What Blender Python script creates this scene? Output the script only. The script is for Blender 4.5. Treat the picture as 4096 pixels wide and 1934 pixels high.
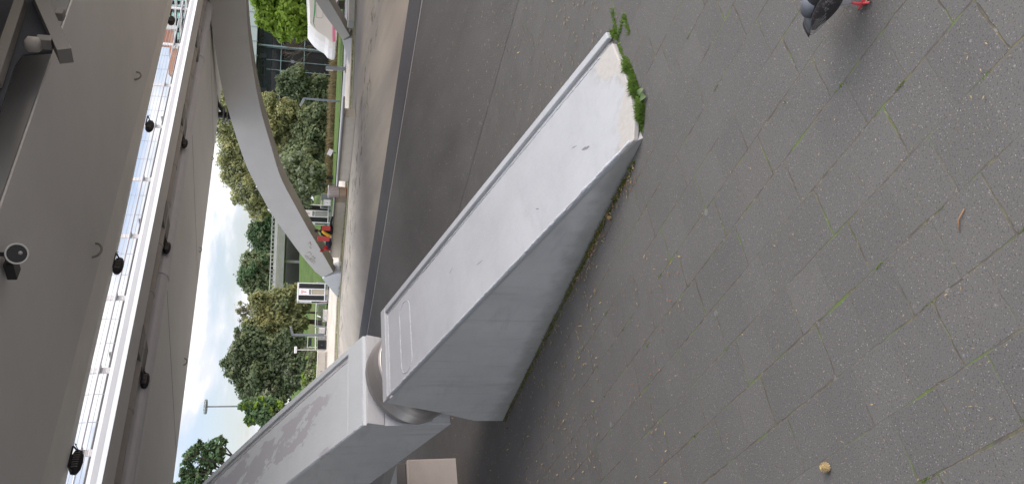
import bpy, bmesh, math, random
from mathutils import Vector, Matrix
from mathutils.geometry import tessellate_polygon
random.seed(7)
PI=math.pi
for o in list(bpy.data.objects): bpy.data.objects.remove(o)
S=bpy.context.scene; C=S.collection
# ---------------------------------------------------------------- camera (phone held on its side: the world's up points to picture-left)
FPX=3078.; TILT=math.atan(803/3078); ROLL=0.04; EYE=1.6
F=Vector((0,math.cos(TILT),-math.sin(TILT))); P0=Vector((0,math.sin(TILT),math.cos(TILT))); R0=Vector((1,0,0))
P=math.cos(ROLL)*P0-math.sin(ROLL)*R0; R=math.sin(ROLL)*P0+math.cos(ROLL)*R0
O=Vector((0,0,EYE))
cd=bpy.data.cameras.new('camera'); cam=bpy.data.objects.new('camera',cd); C.objects.link(cam)
cd.sensor_fit='HORIZONTAL'; cd.sensor_width=36; cd.lens=36*FPX/4096; cd.clip_start=.05; cd.clip_end=2000
X=-P;Y=R;Z=-F
cam.matrix_world=Matrix(((X.x,Y.x,Z.x,0),(X.y,Y.y,Z.y,0),(X.z,Y.z,Z.z,EYE),(0,0,0,1)))
S.camera=cam
# ---------------------------------------------------------------- node helpers
class NT:
    def __init__(s,nt): s.nt=nt; s.n=nt.nodes; s.l=nt.links
    def new(s,t,**k):
        nd=s.n.new(t)
        for a,b in k.items():
            if a.startswith('i_'): 
                key=a[2:]; key=int(key) if key.isdigit() else key.replace('_',' ')
                s.set(nd.inputs[key],b)
            else: setattr(nd,a,b)
        return nd
    def set(s,inp,v):
        if isinstance(v,bpy.types.NodeSocket): s.l.new(v,inp)
        elif isinstance(v,bpy.types.Node): s.l.new(v.outputs[0],inp)
        else:
            if isinstance(v,(tuple,list)) and len(v)==3 and inp.type=='RGBA': v=(*v,1)
            inp.default_value=v
    def m(s,op,a,b=0,c=0):
        nd=s.n.new('ShaderNodeMath'); nd.operation=op
        s.set(nd.inputs[0],a); s.set(nd.inputs[1],b); s.set(nd.inputs[2],c); return nd.outputs[0]
    def noise(s,vec,scale,detail=3,rough=.55,dist=0):
        nd=s.n.new('ShaderNodeTexNoise'); s.set(nd.inputs['Vector'],vec); nd.inputs['Scale'].default_value=scale
        nd.inputs['Detail'].default_value=detail; nd.inputs['Roughness'].default_value=rough; nd.inputs['Distortion'].default_value=dist
        return nd.outputs[0]
    def ramp(s,f,pts):
        nd=s.n.new('ShaderNodeValToRGB'); s.set(nd.inputs[0],f); e=nd.color_ramp.elements
        while len(e)<len(pts): e.new(.5)
        for k,(p,c) in zip(e,pts):
            k.position=p; k.color=(c,c,c,1) if isinstance(c,(int,float)) else (*c,1)
        return nd.outputs[0]
    def step(s,f,a,b):
        nd=s.n.new('ShaderNodeMapRange'); nd.interpolation_type='SMOOTHSTEP'; s.set(nd.inputs[0],f); s.set(nd.inputs[1],a); s.set(nd.inputs[2],b)
        nd.inputs[3].default_value=0; nd.inputs[4].default_value=1; return nd.outputs[0]
    def mix(s,f,a,b,mode='MIX'):
        nd=s.n.new('ShaderNodeMix'); nd.data_type='RGBA'; nd.blend_type=mode
        s.set(nd.inputs[0],f); s.set(nd.inputs[6],a); s.set(nd.inputs[7],b); return nd.outputs[2]
    def mapping(s,vec,scale=(1,1,1),rot=(0,0,0),loc=(0,0,0)):
        nd=s.n.new('ShaderNodeMapping'); s.set(nd.inputs[0],vec); nd.inputs[1].default_value=loc; nd.inputs[2].default_value=rot; nd.inputs[3].default_value=scale
        return nd.outputs[0]
    def bump(s,h,strength=.3,dist=.01):
        nd=s.n.new('ShaderNodeBump'); nd.inputs['Strength'].default_value=strength; nd.inputs['Distance'].default_value=dist; s.set(nd.inputs['Height'],h); return nd.outputs[0]
MATS={}
def newmat(name):
    m=bpy.data.materials.new(name); m.use_nodes=True; t=NT(m.node_tree); b=t.n['Principled BSDF']
    b.inputs['Specular IOR Level'].default_value=.35
    MATS[name]=m; return m,t,b
# ---------------------------------------------------------------- world: sky with bright broken cloud, weak sun from the right behind the camera
SUN_EL=math.radians(33); SUN_AZ=math.radians(102)      # azimuth clockwise from +Y (view direction)
W=bpy.data.worlds.new('World'); S.world=W; W.use_nodes=True
t=NT(W.node_tree); t.n.clear()
sky=t.new('ShaderNodeTexSky',sky_type='NISHITA',sun_disc=False,sun_elevation=SUN_EL,sun_rotation=SUN_AZ,air_density=1.2,dust_density=2.)
bg1=t.new('ShaderNodeBackground',i_Color=t.mix(1.,sky.outputs[0],(.98,.93,1.08),'MULTIPLY'),i_Strength=.13)
gen=t.new('ShaderNodeTexCoord').outputs['Generated']
sep=t.new('ShaderNodeSeparateXYZ',i_0=gen)
zz=t.m('ADD',t.m('ABSOLUTE',sep.outputs[2]),.18)
cv=t.new('ShaderNodeCombineXYZ',i_0=t.m('DIVIDE',sep.outputs[0],zz),i_1=t.m('DIVIDE',sep.outputs[1],zz),i_2=t.m('MULTIPLY',sep.outputs[2],4.))
cvm=t.mapping(cv.outputs[0],(1,1,1),(0,0,0),(.35,1.7,.2))
n1=t.noise(cvm,1.05,7,.52,.25); n2=t.noise(cvm,2.6,6,.55)
cover=t.step(n1,.42,.55)
shade=t.ramp(t.m('ADD',t.m('MULTIPLY',n1,.6),t.m('MULTIPLY',n2,.4)),[(.38,(.40,.46,.56)),(.44,(.50,.54,.61)),(.495,(.56,.58,.62)),(.55,(.74,.74,.745)),(.68,(.58,.59,.61))])
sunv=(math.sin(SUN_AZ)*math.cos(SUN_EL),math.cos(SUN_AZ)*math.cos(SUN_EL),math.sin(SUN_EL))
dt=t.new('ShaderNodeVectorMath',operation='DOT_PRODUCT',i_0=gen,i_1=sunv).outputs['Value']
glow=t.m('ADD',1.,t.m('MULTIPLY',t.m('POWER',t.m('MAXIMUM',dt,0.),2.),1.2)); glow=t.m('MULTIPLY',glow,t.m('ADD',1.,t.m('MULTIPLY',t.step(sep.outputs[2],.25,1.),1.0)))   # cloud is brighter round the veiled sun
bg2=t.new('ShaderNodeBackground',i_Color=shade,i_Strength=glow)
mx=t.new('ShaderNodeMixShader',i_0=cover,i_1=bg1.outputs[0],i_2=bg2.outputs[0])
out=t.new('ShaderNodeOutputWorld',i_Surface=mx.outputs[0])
sd=bpy.data.lights.new('sun','SUN'); sd.energy=.7; sd.angle=math.radians(25); sd.color=(1,.96,.9)
so=bpy.data.objects.new('sun',sd); C.objects.link(so)
sv=Vector((math.sin(SUN_AZ)*math.cos(SUN_EL),math.cos(SUN_AZ)*math.cos(SUN_EL),math.sin(SUN_EL)))
so.rotation_euler=sv.to_track_quat('Z','Y').to_euler()
S.view_settings.view_transform='Standard'; S.view_settings.look='None'; S.view_settings.gamma=1; S.view_settings.exposure=0.72
# ---------------------------------------------------------------- picture point -> place (used to survey distances)
def ray(x,y): return FPX*F-(x-2048)*P+(967-y)*R
def gnd(x,y,z=0.):
    d=ray(x,y); return O+d*((z-EYE)/d.z)
def at(x,y,D):                       # the point seen at x,y standing D metres away in plan
    d=ray(x,y); return O+d*(D/math.hypot(d.x,d.y))
def pln(x,y,p,n):
    d=ray(x,y); return O+d*((p-O).dot(n)/d.dot(n))
# ---------------------------------------------------------------- mesh builder
WLOC={}
class MB:
    def __init__(s): s.v=[];s.f=[];s.mi=[];s.cur=0
    def add(s,vs,fs):
        k=len(s.v); s.v+= [Vector(v) for v in vs]; s.f+=[tuple(i+k for i in f) for f in fs]; s.mi+=[s.cur]*len(fs); return s
    def box(s,c,d,rot=None,M=None):
        hx,hy,hz=d[0]/2,d[1]/2,d[2]/2
        vs=[Vector((a*hx,b*hy,e*hz)) for e in(-1,1) for b in(-1,1) for a in(-1,1)]
        if rot is not None: vs=[rot@v for v in vs]
        vs=[v+Vector(c) for v in vs]
        if M: vs=[M@v for v in vs]
        return s.add(vs,[(0,2,3,1),(4,5,7,6),(0,1,5,4),(2,6,7,3),(0,4,6,2),(1,3,7,5)])
    def obox(s,p,ux,uy,uz):          # corner + three edge vectors
        p=Vector(p);ux=Vector(ux);uy=Vector(uy);uz=Vector(uz)
        vs=[p+ux*a+uy*b+uz*e for e in(0,1) for b in(0,1) for a in(0,1)]
        return s.add(vs,[(0,2,3,1),(4,5,7,6),(0,1,5,4),(2,6,7,3),(0,4,6,2),(1,3,7,5)])
    def bar(s,a,b,w,h=None,up=(0,0,1)):
        a=Vector(a);b=Vector(b);h=h or w;d=(b-a).normalized();up=Vector(up)
        if abs(d.dot(up))>.98: up=Vector((1,0,0))
        x=d.cross(up).normalized();y=x.cross(d)
        return s.obox(a-x*w/2-y*h/2,b-a,x*w,y*h)
    def tube(s,pts,r,n=10,cap=True):
        pts=[Vector(p) for p in pts]; rs=r if isinstance(r,(list,tuple)) else [r]*len(pts)
        k=len(s.v); ref=None
        for i,p in enumerate(pts):
            d=(pts[min(i+1,len(pts)-1)]-pts[max(i-1,0)]).normalized()
            if ref is None: ref=Vector((0,0,1)) if abs(d.z)<.9 else Vector((1,0,0))
            x=d.cross(ref).normalized(); y=x.cross(d).normalized(); ref=y
            for j in range(n):
                a=2*PI*j/n; s.v.append(p+(x*math.cos(a)+y*math.sin(a))*rs[i])
        nf=0
        for i in range(len(pts)-1):
            for j in range(n):
                j2=(j+1)%n; s.f.append((k+i*n+j,k+i*n+j2,k+(i+1)*n+j2,k+(i+1)*n+j)); nf+=1
        if cap:
            s.f.append(tuple(k+j for j in range(n))[::-1]); s.f.append(tuple(k+(len(pts)-1)*n+j for j in range(n))); nf+=2
        s.mi+=[s.cur]*nf; return s
    def prism(s,poly,o,ux,uy,ext):   # polygon (a,b) in plane o+a*ux+b*uy, extruded by vector ext
        o=Vector(o);ux=Vector(ux);uy=Vector(uy);ext=Vector(ext);n=len(poly)
        a=[o+ux*p[0]+uy*p[1] for p in poly]; vs=a+[q+ext for q in a]
        tr=tessellate_polygon([[Vector((p[0],p[1],0)) for p in poly]])
        fs=[tuple(t_) for t_ in tr]+[tuple(i+n for i in t_[::-1]) for t_ in tr]+[(i,(i+1)%n,(i+1)%n+n,i+n) for i in range(n)]
        return s.add(vs,fs)
    def ell(s,c,r,rot=None,nu=14,nv=9,dent=None):
        k=[]; 
        for i in range(nv+1):
            th=PI*i/nv
            for j in range(nu):
                ph=2*PI*j/nu; v=Vector((r[0]*math.sin(th)*math.cos(ph),r[1]*math.sin(th)*math.sin(ph),r[2]*math.cos(th)))
                if dent: v=v*(1+dent*(random.random()-.5))
                if rot is not None: v=rot@v
                k.append(v+Vector(c))
        return s.add(k,[(i*nu+j,i*nu+(j+1)%nu,(i+1)*nu+(j+1)%nu,(i+1)*nu+j) for i in range(nv) for j in range(nu)][::1])
def link(name,mb,mats,parent=None,smooth=False,bevel=0,origin=None,sub=0):
    if parent is not None: org=WLOC.get(parent.name,Vector((0,0,0)))
    else: org=Vector(origin) if origin is not None else Vector((0,0,0))
    me=bpy.data.meshes.new(name); me.from_pydata([tuple(v-org) for v in mb.v],[],mb.f)
    mats=mats if isinstance(mats,list) else [mats]
    for m in mats: me.materials.append(MATS[m])
    for p,i in zip(me.polygons,mb.mi): p.material_index=i; p.use_smooth=smooth
    bm=bmesh.new(); bm.from_mesh(me)
    if smooth: bmesh.ops.remove_doubles(bm,verts=bm.verts,dist=1e-5)
    bmesh.ops.recalc_face_normals(bm,faces=bm.faces); bm.to_mesh(me); bm.free()
    o=bpy.data.objects.new(name,me); C.objects.link(o)
    if parent is not None: o.parent=parent; WLOC[o.name]=org
    else: o.location=org; WLOC[o.name]=org
    if bevel:
        b=o.modifiers.new('b','BEVEL'); b.width=bevel; b.segments=2; b.limit_method='ANGLE'; b.angle_limit=math.radians(40)
    if sub:
        b=o.modifiers.new('s','SUBSURF'); b.levels=sub; b.render_levels=sub
    return o
def tag(o,label,cat,group=None):
    o['label']=label; o['category']=cat
    if group: o['group']=group
    return o
def thing(name,label,cat,loc=(0,0,0),rz=0,group=None):
    o=bpy.data.objects.new(name,None); o.empty_display_size=.2; C.objects.link(o); o.location=loc; o.rotation_euler=(0,0,rz)
    WLOC[o.name]=Vector(loc); return tag(o,label,cat,group)
def setting(o): o['kind']='structure'; return o
def stuff(o,label,cat): o['kind']='stuff'; return tag(o,label,cat)
def dup(o,parent=None,**k):
    c=o.copy(); C.objects.link(c)
    if parent is not None: c.parent=parent
    for ch in list(o.children): dup(ch,c)
    for a,b in k.items():
        if a in('label','group'): c[a]=b
        else: setattr(c,a,b)
    return c
# ---------------------------------------------------------------- materials
def simple(name,col,rough=.6,metal=0,var=.12,scale=6,bump=0,bscale=60,em=None,spec=None,trans=0):
    m,t,b=newmat(name)
    pos=t.new('ShaderNodeTexCoord').outputs['Object']
    n=t.noise(pos,scale,5,.6)
    c=t.mix(n,tuple(x*(1-var) for x in col),tuple(min(1,x*(1+var)) for x in col))
    t.set(b.inputs['Base Color'],c); b.inputs['Roughness'].default_value=rough; b.inputs['Metallic'].default_value=metal
    if spec is not None: b.inputs['Specular IOR Level'].default_value=spec
    if trans: b.inputs['Transmission Weight'].default_value=trans
    if bump: t.set(b.inputs['Normal'],t.bump(t.noise(pos,bscale,4),bump,.01))
    if em: b.inputs['Emission Color'].default_value=(*em,1); b.inputs['Emission Strength'].default_value=1
    return m
H36=math.radians(36); U36=Vector((-math.sin(H36),math.cos(H36),0)); V36=Vector((math.cos(H36),math.sin(H36),0))
def mat_pavers():
    m,t,b=newmat('pavers')
    pos=t.new('ShaderNodeNewGeometry').outputs['Position']
    wob=t.noise(pos,14,2); pr=t.mapping(pos,(1,1,1),(0,0,-H36))
    s=t.new('ShaderNodeSeparateXYZ',i_0=pr)
    v=t.m('ADD',s.outputs[0],t.m('MULTIPLY',t.m('SUBTRACT',wob,.5),.012)); u=t.m('ADD',s.outputs[1],t.m('MULTIPLY',t.m('SUBTRACT',t.noise(pos,17,2),.5),.012))
    rv=t.m('DIVIDE',t.m('SUBTRACT',v,1.474),.1905); row=t.m('FLOOR',rv); fv=t.m('SUBTRACT',rv,row)
    ru=t.m('SUBTRACT',t.m('DIVIDE',u,.19),t.m('ADD',.76,t.m('MULTIPLY',t.m('ADD',row,1.),.4)))
    cu=t.m('FLOOR',ru); fu=t.m('SUBTRACT',ru,cu)
    dv=t.m('MULTIPLY',t.m('MINIMUM',fv,t.m('SUBTRACT',1.,fv)),.19); du=t.m('MULTIPLY',t.m('MINIMUM',fu,t.m('SUBTRACT',1.,fu)),.19)
    # cross joints: every second one is tight and nearly closed
    par=t.m('MODULO',t.m('ABSOLUTE',t.m('FLOOR',t.m('ADD',ru,.5))),2.)
    big=t.noise(pos,2.3,3); wn=t.noise(pos,9,3)
    wd=t.m('MULTIPLY',t.step(wn,.3,.75),.0036)
    wv=t.m('ADD',.0004,wd); wu=t.m('MULTIPLY',t.m('ADD',.0006,wd),t.m('SUBTRACT',1.,t.m('MULTIPLY',par,.75)))
    jv=t.m('SUBTRACT',1.,t.step(dv,wv,t.m('ADD',wv,.0022))); ju=t.m('SUBTRACT',1.,t.step(du,wu,t.m('ADD',wu,.0022)))
    ju=t.m('MULTIPLY',ju,t.m('SUBTRACT',1.,t.m('MULTIPLY',par,.6)))
    joint=t.m('MULTIPLY',t.m('MAXIMUM',jv,ju),t.m('ADD',.18,t.m('MULTIPLY',.72,t.step(big,.36,.58))))
    wnz=t.new('ShaderNodeTexWhiteNoise',noise_dimensions='2D',i_0=t.new('ShaderNodeCombineXYZ',i_0=cu,i_1=row).outputs[0]).outputs[0]
    base=t.mix(t.noise(pos,3,4),(.096,.092,.088),(.138,.132,.126))
    base=t.mix(t.m('MULTIPLY',wnz,.35),base,(.075,.073,.071))
    base=t.mix(t.m('MULTIPLY',t.step(t.noise(pos,1.1,4),.5,.7),.5),base,(.128,.117,.105))
    g=t.noise(pos,260,3,.7); base=t.mix(t.m('MULTIPLY',t.step(g,.42,.62),.42),base,(.165,.157,.148))
    base=t.mix(t.m('MULTIPLY',t.step(t.noise(pos,190,2),.55,.68),.7),base,(.045,.043,.042))
    for sc,th,col,k in((62,.055,(.55,.53,.5),.85),(135,.13,(.42,.38,.35),.7),(47,.035,(.62,.6,.58),.9),(21,.05,(.33,.31,.29),.6),(5.3,.045,(.27,.265,.26),.55)):
        vo=t.new('ShaderNodeTexVoronoi',i_Vector=t.mapping(pos,(1,1,0)),i_Scale=sc); 
        vw=t.m('ADD',vo.outputs['Distance'],t.m('MULTIPLY',t.m('SUBTRACT',t.noise(pos,sc*2.2,2),.5),.09))
        rnd=t.new('ShaderNodeSeparateColor',i_0=vo.outputs['Color']).outputs[0]
        base=t.mix(t.m('MULTIPLY',t.m('MULTIPLY',t.m('LESS_THAN',vw,th*1.6),t.m('GREATER_THAN',rnd,.62)),k*.62),base,col)
    jc=t.mix(t.step(t.noise(pos,24,4),.45,.62),(.082,.071,.058),(.135,.12,.06))
    jc=t.mix(t.step(t.noise(pos,6.5,4),.52,.64),jc,(.10,.155,.03))
    jc=t.mix(t.step(t.noise(pos,33,3),.6,.7),jc,(.22,.2,.17))
    col=t.mix(joint,base,jc)
    # grime/moss haze by the arch foot
    col=t.mix(t.m('MULTIPLY',t.step(t.noise(pos,60,3),.56,.7),t.m('MULTIPLY',t.step(t.noise(pos,.8,3),.45,.62),.35)),col,(.15,.15,.06))
    t.set(b.inputs['Base Color'],col); b.inputs['Roughness'].default_value=.82
    h=t.m('ADD',t.m('MULTIPLY',g,.35),t.m('MULTIPLY',joint,-1.)); t.set(b.inputs['Normal'],t.bump(h,.5,.003))
mat_pavers()
def ground_mat(name,c1,c2,scale,streak=None,specks=None,rough=.9):
    m,t,b=newmat(name); pos=t.new('ShaderNodeNewGeometry').outputs['Position']
    pr=t.mapping(pos,(1,.25,1),(0,0,-H36)) if streak else pos
    col=t.mix(t.ramp(t.noise(pr,scale,6,.6),[(.35,0.),(.65,1.)]),c1,c2)
    if specks:
        for sc,th,k,cc in specks:
            vo=t.new('ShaderNodeTexVoronoi',i_Vector=t.mapping(pos,(1,1,0)),i_Scale=sc)
            rnd=t.new('ShaderNodeSeparateColor',i_0=vo.outputs['Color']).outputs[0]
            col=t.mix(t.m('MULTIPLY',t.m('LESS_THAN',vo.outputs['Distance'],th),t.m('MULTIPLY',t.m('GREATER_THAN',rnd,.5),k)),col,cc)
    col=t.mix(t.m('MULTIPLY',t.step(t.noise(pos,85,3,.7),.45,.68),.4),col,tuple(min(1,x*1.7) for x in c2))
    col=t.mix(t.m('MULTIPLY',t.step(t.noise(t.mapping(pos,(1,.3,1),(0,0,-H36)),.45,5,.65),.5,.66),.35),col,tuple(x*.72 for x in c1))
    t.set(b.inputs['Base Color'],col); b.inputs['Roughness'].default_value=rough
    t.set(b.inputs['Normal'],t.bump(t.noise(pos,60,4),.6,.01)); return m
ground_mat('asphalt',(.090,.085,.080),(.120,.114,.108),1.2,True,[(9,.11,.85,(.34,.31,.27)),(22,.10,.75,(.27,.25,.21)),(5,.05,.8,(.22,.20,.06))])
def mat_sand():
    m,t,b=newmat('sand'); pos=t.new('ShaderNodeNewGeometry').outputs['Position']
    pr=t.mapping(pos,(1,.12,1),(0,0,-H36))
    col=t.mix(t.ramp(t.noise(pr,.55,5,.6),[(.38,0.),(.62,1.)]),(.32,.285,.245),(.44,.385,.315))
    s=t.new('ShaderNodeSeparateXYZ',i_0=t.mapping(pos,(1,1,1),(0,0,-H36)))
    v=t.m('ADD',s.outputs[0],t.m('MULTIPLY',t.noise(pos,.4,3),2.))
    col=t.mix(t.m('MULTIPLY',t.step(v,13.,11.),.7),col,(.36,.31,.25))
    band=t.m('MULTIPLY',t.step(v,18.5,20),t.step(v,24,22))
    col=t.mix(t.m('MULTIPLY',t.m('MULTIPLY',t.step(t.noise(t.mapping(pos,(1,.5,1),(0,0,-H36)),1.6,5,.7),.52,.62),band),.75),col,(.12,.10,.075))
    col=t.mix(t.m('MULTIPLY',t.step(v,24,27),.7),col,(.235,.215,.205))
    t.set(b.inputs['Base Color'],col); b.inputs['Roughness'].default_value=.95
mat_sand()
ground_mat('kerb_stone',(.36,.34,.315),(.46,.44,.41),3,True)
ground_mat('pale_path',(.45,.40,.33),(.55,.49,.41),1.0,True)
ground_mat('grey_path',(.26,.255,.26),(.32,.31,.31),.5)
ground_mat('dark_strip',(.076,.075,.078),(.096,.095,.097),1,True,[(7,.06,.7,(.3,.28,.25))])
ground_mat('weed_strip',(.16,.16,.08),(.25,.23,.15),2.5)
def mat_lawn():
    m,t,b=newmat('lawn'); pos=t.new('ShaderNodeNewGeometry').outputs['Position']
    col=t.mix(t.ramp(t.noise(pos,.5,6,.7),[(.35,0.),(.65,1.)]),(.05,.095,.014),(.095,.15,.028))
    col=t.mix(t.m('MULTIPLY',t.step(t.noise(pos,.16,5),.52,.66),.6),col,(.14,.13,.055))
    t.set(b.inputs['Base Color'],col); b.inputs['Roughness'].default_value=.95
    t.set(b.inputs['Normal'],t.bump(t.noise(pos,8,5),.8,.1))
mat_lawn()
def mat_paint(name,hi=(.60,.61,.64),bare=False,peel=False,dirt=False):
    m,t,b=newmat(name); pos=t.new('ShaderNodeTexCoord').outputs['Object']
    base=t.mix(t.ramp(t.noise(pos,1.6,6,.62),[(.35,0.),(.66,1.)]),tuple(x*.88 for x in hi),hi)
    base=t.mix(t.m('MULTIPLY',t.step(t.noise(t.mapping(pos,(3,1,1)),3.,6,.7),.52,.7),.35),base,tuple(x*.78 for x in hi))
    base=t.mix(t.m('MULTIPLY',t.step(t.noise(pos,38,3,.7,1.5),.66,.70),.45),base,(.3,.3,.31))
    rough=.42
    s=t.new('ShaderNodeSeparateXYZ',i_0=pos)
    if peel:   # object space = arch frame: x along, y across
        # old undercoat showing where the top coat has flaked
        nn=t.noise(t.mapping(pos,(1.,2.3,1.)),1.9,7,.62,.4)
        ctr=t.m('SUBTRACT',1.,t.m('ABSOLUTE',t.m('DIVIDE',t.m('SUBTRACT',s.outputs[1],t.m('ADD',.42,t.m('MULTIPLY',t.m('SUBTRACT',s.outputs[0],1.3),.10))),.20)))
        lon=t.m('MULTIPLY',t.step(s.outputs[0],.35,.9),t.step(s.outputs[0],4.5,3.8))
        mk=t.step(t.m('ADD',nn,t.m('MULTIPLY',t.m('MULTIPLY',t.m('MAXIMUM',ctr,-1.),lon),.16)),.575,.585)
        mk=t.m('MULTIPLY',mk,t.step(lon,.05,.4))
        mk=t.m('MULTIPLY',mk,t.m('SUBTRACT',1.,t.step(t.noise(pos,11,5,.7),.64,.66)))
        base=t.mix(.35,base,(.66,.73,.73))
        base=t.mix(t.m('MULTIPLY',mk,.75),base,(.43,.42,.44))
    if bare:
        # bare concrete where the paint is gone at the tip, and a dirty fringe
        nn=t.m('ADD',s.outputs[0],t.m('MULTIPLY',t.m('SUBTRACT',t.noise(pos,5,5,.6),.5),.16))
        side=t.m('ADD',t.m('MULTIPLY',t.step(t.m('ABSOLUTE',t.m('SUBTRACT',s.outputs[1],.36)),.06,.24),.13),t.m('MULTIPLY',t.step(s.outputs[1],.68,.76),-.3))
        edge=t.m('ADD',-3.335,side)
        mk=t.m('SUBTRACT',1.,t.step(t.m('SUBTRACT',nn,edge),-.006,.006))
        fr=t.m('MULTIPLY',t.m('SUBTRACT',1.,t.step(t.m('SUBTRACT',nn,edge),.0,.09)),t.step(t.noise(pos,16,4),.4,.6))
        base=t.mix(t.m('MULTIPLY',fr,.55),base,(.33,.31,.28))
        base=t.mix(mk,base,t.mix(t.noise(pos,45,5,.7),(.34,.325,.30),(.52,.495,.46)))
        # scuffs, rubbed scribbles
        sc=t.noise(t.mapping(pos,(2.2,1,1),(0,0,.5)),7,4,.6,2.)
        base=t.mix(t.m('MULTIPLY',t.step(t.m('ABSOLUTE',t.m('SUBTRACT',sc,.5)),.006,.0),.28),base,(.27,.27,.29))
        base=t.mix(t.m('MULTIPLY',t.step(t.noise(t.mapping(pos,(1.,.35,1),(0,0,.25)),4.5,6,.7),.52,.72),.4),base,(.36,.365,.385))
    t.set(b.inputs['Base Color'],base); b.inputs['Roughness'].default_value=rough
    h=t.m('ADD',t.noise(pos,7,4),t.m('MULTIPLY',t.noise(pos,55,3),.25)); t.set(b.inputs['Normal'],t.bump(h,.25,.01))
mat_paint('arch_paint'); mat_paint('arch_paint_foot',(.45,.463,.472),bare=True); mat_paint('arch_paint_rib',(.60,.625,.63),peel=True)
def mat_side():
    m,t,b=newmat('arch_side'); pos=t.new('ShaderNodeTexCoord').outputs['Object']
    base=t.mix(t.ramp(t.noise(pos,1.8,7,.65),[(.33,0.),(.68,1.)]),(.52,.52,.515),(.63,.625,.615))
    base=t.mix(t.m('MULTIPLY',t.step(t.noise(t.mapping(pos,(1,1,3.5)),2.2,6,.7),.5,.72),.5),base,(.43,.43,.43))
    base=t.mix(t.m('MULTIPLY',t.step(t.noise(t.mapping(pos,(4,1,.6)),9,4,.6,1.),.69,.72),.5),base,(.55,.55,.55))
    st=t.noise(t.mapping(pos,(9,1,.55)),1.6,6,.65); base=t.mix(t.m('MULTIPLY',t.step(st,.54,.72),.45),base,(.33,.325,.31))
    base=t.mix(t.m('MULTIPLY',t.step(t.noise(pos,130,2),.66,.70),.5),base,(.62,.62,.61))
    s=t.new('ShaderNodeSeparateXYZ',i_0=pos)
    low=t.m('SUBTRACT',1.,t.step(t.m('ADD',s.outputs[2],t.m('MULTIPLY',t.noise(pos,9,5),-.16)),-.06,.09))
    base=t.mix(t.m('MULTIPLY',low,.6),base,(.20,.19,.165))
    t.set(b.inputs['Base Color'],base); b.inputs['Roughness'].default_value=.55
    t.set(b.inputs['Normal'],t.bump(t.noise(pos,90,3),.2,.004))
mat_side(); simple('scuff_dark',(.20,.20,.21),.6,0,.3,60)
simple('arch_far',(.50,.49,.475),.5,0,.08,1.2)
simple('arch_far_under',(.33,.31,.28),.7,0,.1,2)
simple('weld',(.5,.51,.53),.45,0,.3,60,.9,45)
simple('steel',(.50,.475,.45),.42,.75,.12,5)
simple('graffiti',(.40,.36,.30),.8,0,.2,9)
simple('steel_dark',(.30,.29,.28),.55,.2,.2,8)
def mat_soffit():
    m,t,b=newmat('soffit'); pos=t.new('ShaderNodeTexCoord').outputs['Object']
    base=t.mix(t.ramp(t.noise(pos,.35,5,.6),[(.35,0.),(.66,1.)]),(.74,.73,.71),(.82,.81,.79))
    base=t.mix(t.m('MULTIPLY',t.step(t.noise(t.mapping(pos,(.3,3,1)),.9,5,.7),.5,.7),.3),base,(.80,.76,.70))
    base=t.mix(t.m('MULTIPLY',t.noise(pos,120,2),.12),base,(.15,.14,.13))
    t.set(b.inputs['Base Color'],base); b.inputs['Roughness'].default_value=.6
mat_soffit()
simple('lip_paint',(.82,.79,.74),.55,0,.14,1.2)
simple('fascia_paint',(.60,.61,.62),.45,0,.06,1.5)
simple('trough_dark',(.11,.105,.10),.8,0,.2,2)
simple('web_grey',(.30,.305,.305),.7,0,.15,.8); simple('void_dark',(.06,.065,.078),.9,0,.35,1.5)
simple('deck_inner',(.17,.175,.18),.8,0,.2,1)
simple('brace_paint',(.25,.24,.225),.6,0,.1,2)
simple('pipe_brown',(.45,.42,.39),.5,0,.15,3)
simple('pipe_grey',(.66,.66,.69),.4,0,.1,3)
simple('black_metal',(.035,.035,.037),.45,.2,.3,20)
simple('rail_metal',(.42,.42,.44),.4,.5,.1,5)
simple('rail_pale',(.75,.74,.72),.5,0,.06,5)
simple('lens_glass',(.04,.045,.05),.1,0,.2,9,spec=.8)
simple('concrete_wall',(.52,.475,.41),.9,0,.2,2.2,.4,40)
simple('concrete_near',(.44,.40,.365),.9,0,.22,3.2,.5,50)
simple('slab_dark',(.10,.095,.095),.4,0,.15,4,spec=.6)
simple('white_frame',(.78,.79,.80),.4,0,.05,3)
simple('panel_black',(.018,.018,.018),.3,0,.3,9)
simple('panel_white',(.82,.80,.78),.5,0,.05,5)
simple('panel_tan',(.40,.36,.27),.7,0,.18,4)
simple('panel_grey',(.33,.33,.31),.6,0,.15,4)
simple('sign_red',(.62,.04,.03),.5,0,.1,9)
simple('pale_pink',(.72,.48,.46),.5,0,.2,9)
simple('bin_stripe',(.45,.33,.33),.6,0,.15,9)
simple('bin_yellow',(.62,.52,.30),.7,0,.2,9)
simple('bin_red',(.40,.07,.05),.6,0,.2,9)
simple('bag_red',(.46,.06,.055),.6,0,.12,6)
simple('cloth_black',(.014,.014,.018),.85,0,.3,9)
simple('cloth_navy',(.022,.024,.045),.85,0,.3,9)
simple('cloth_yellow',(.65,.38,.03),.8,0,.15,9)
simple('cloth_red',(.42,.02,.03),.8,0,.15,9)
simple('cloth_mauve',(.16,.11,.15),.85,0,.15,9)
simple('skin',(.20,.11,.07),.6,0,.1,9)
simple('hair',(.012,.01,.01),.7,0,.2,9)
simple('lamp_metal',(.20,.215,.235),.5,.2,.1,5)
simple('silver_box',(.62,.60,.58),.4,.3,.2,9)
simple('fence_mesh',(.15,.16,.16),.6,.2,.15,6)
simple('boat_white',(.80,.77,.73),.35,0,.05,1)
simple('boat_pink',(.75,.23,.36),.4,0,.05,2)
simple('boat_green',(.06,.38,.14),.4,0,.05,2)
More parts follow.
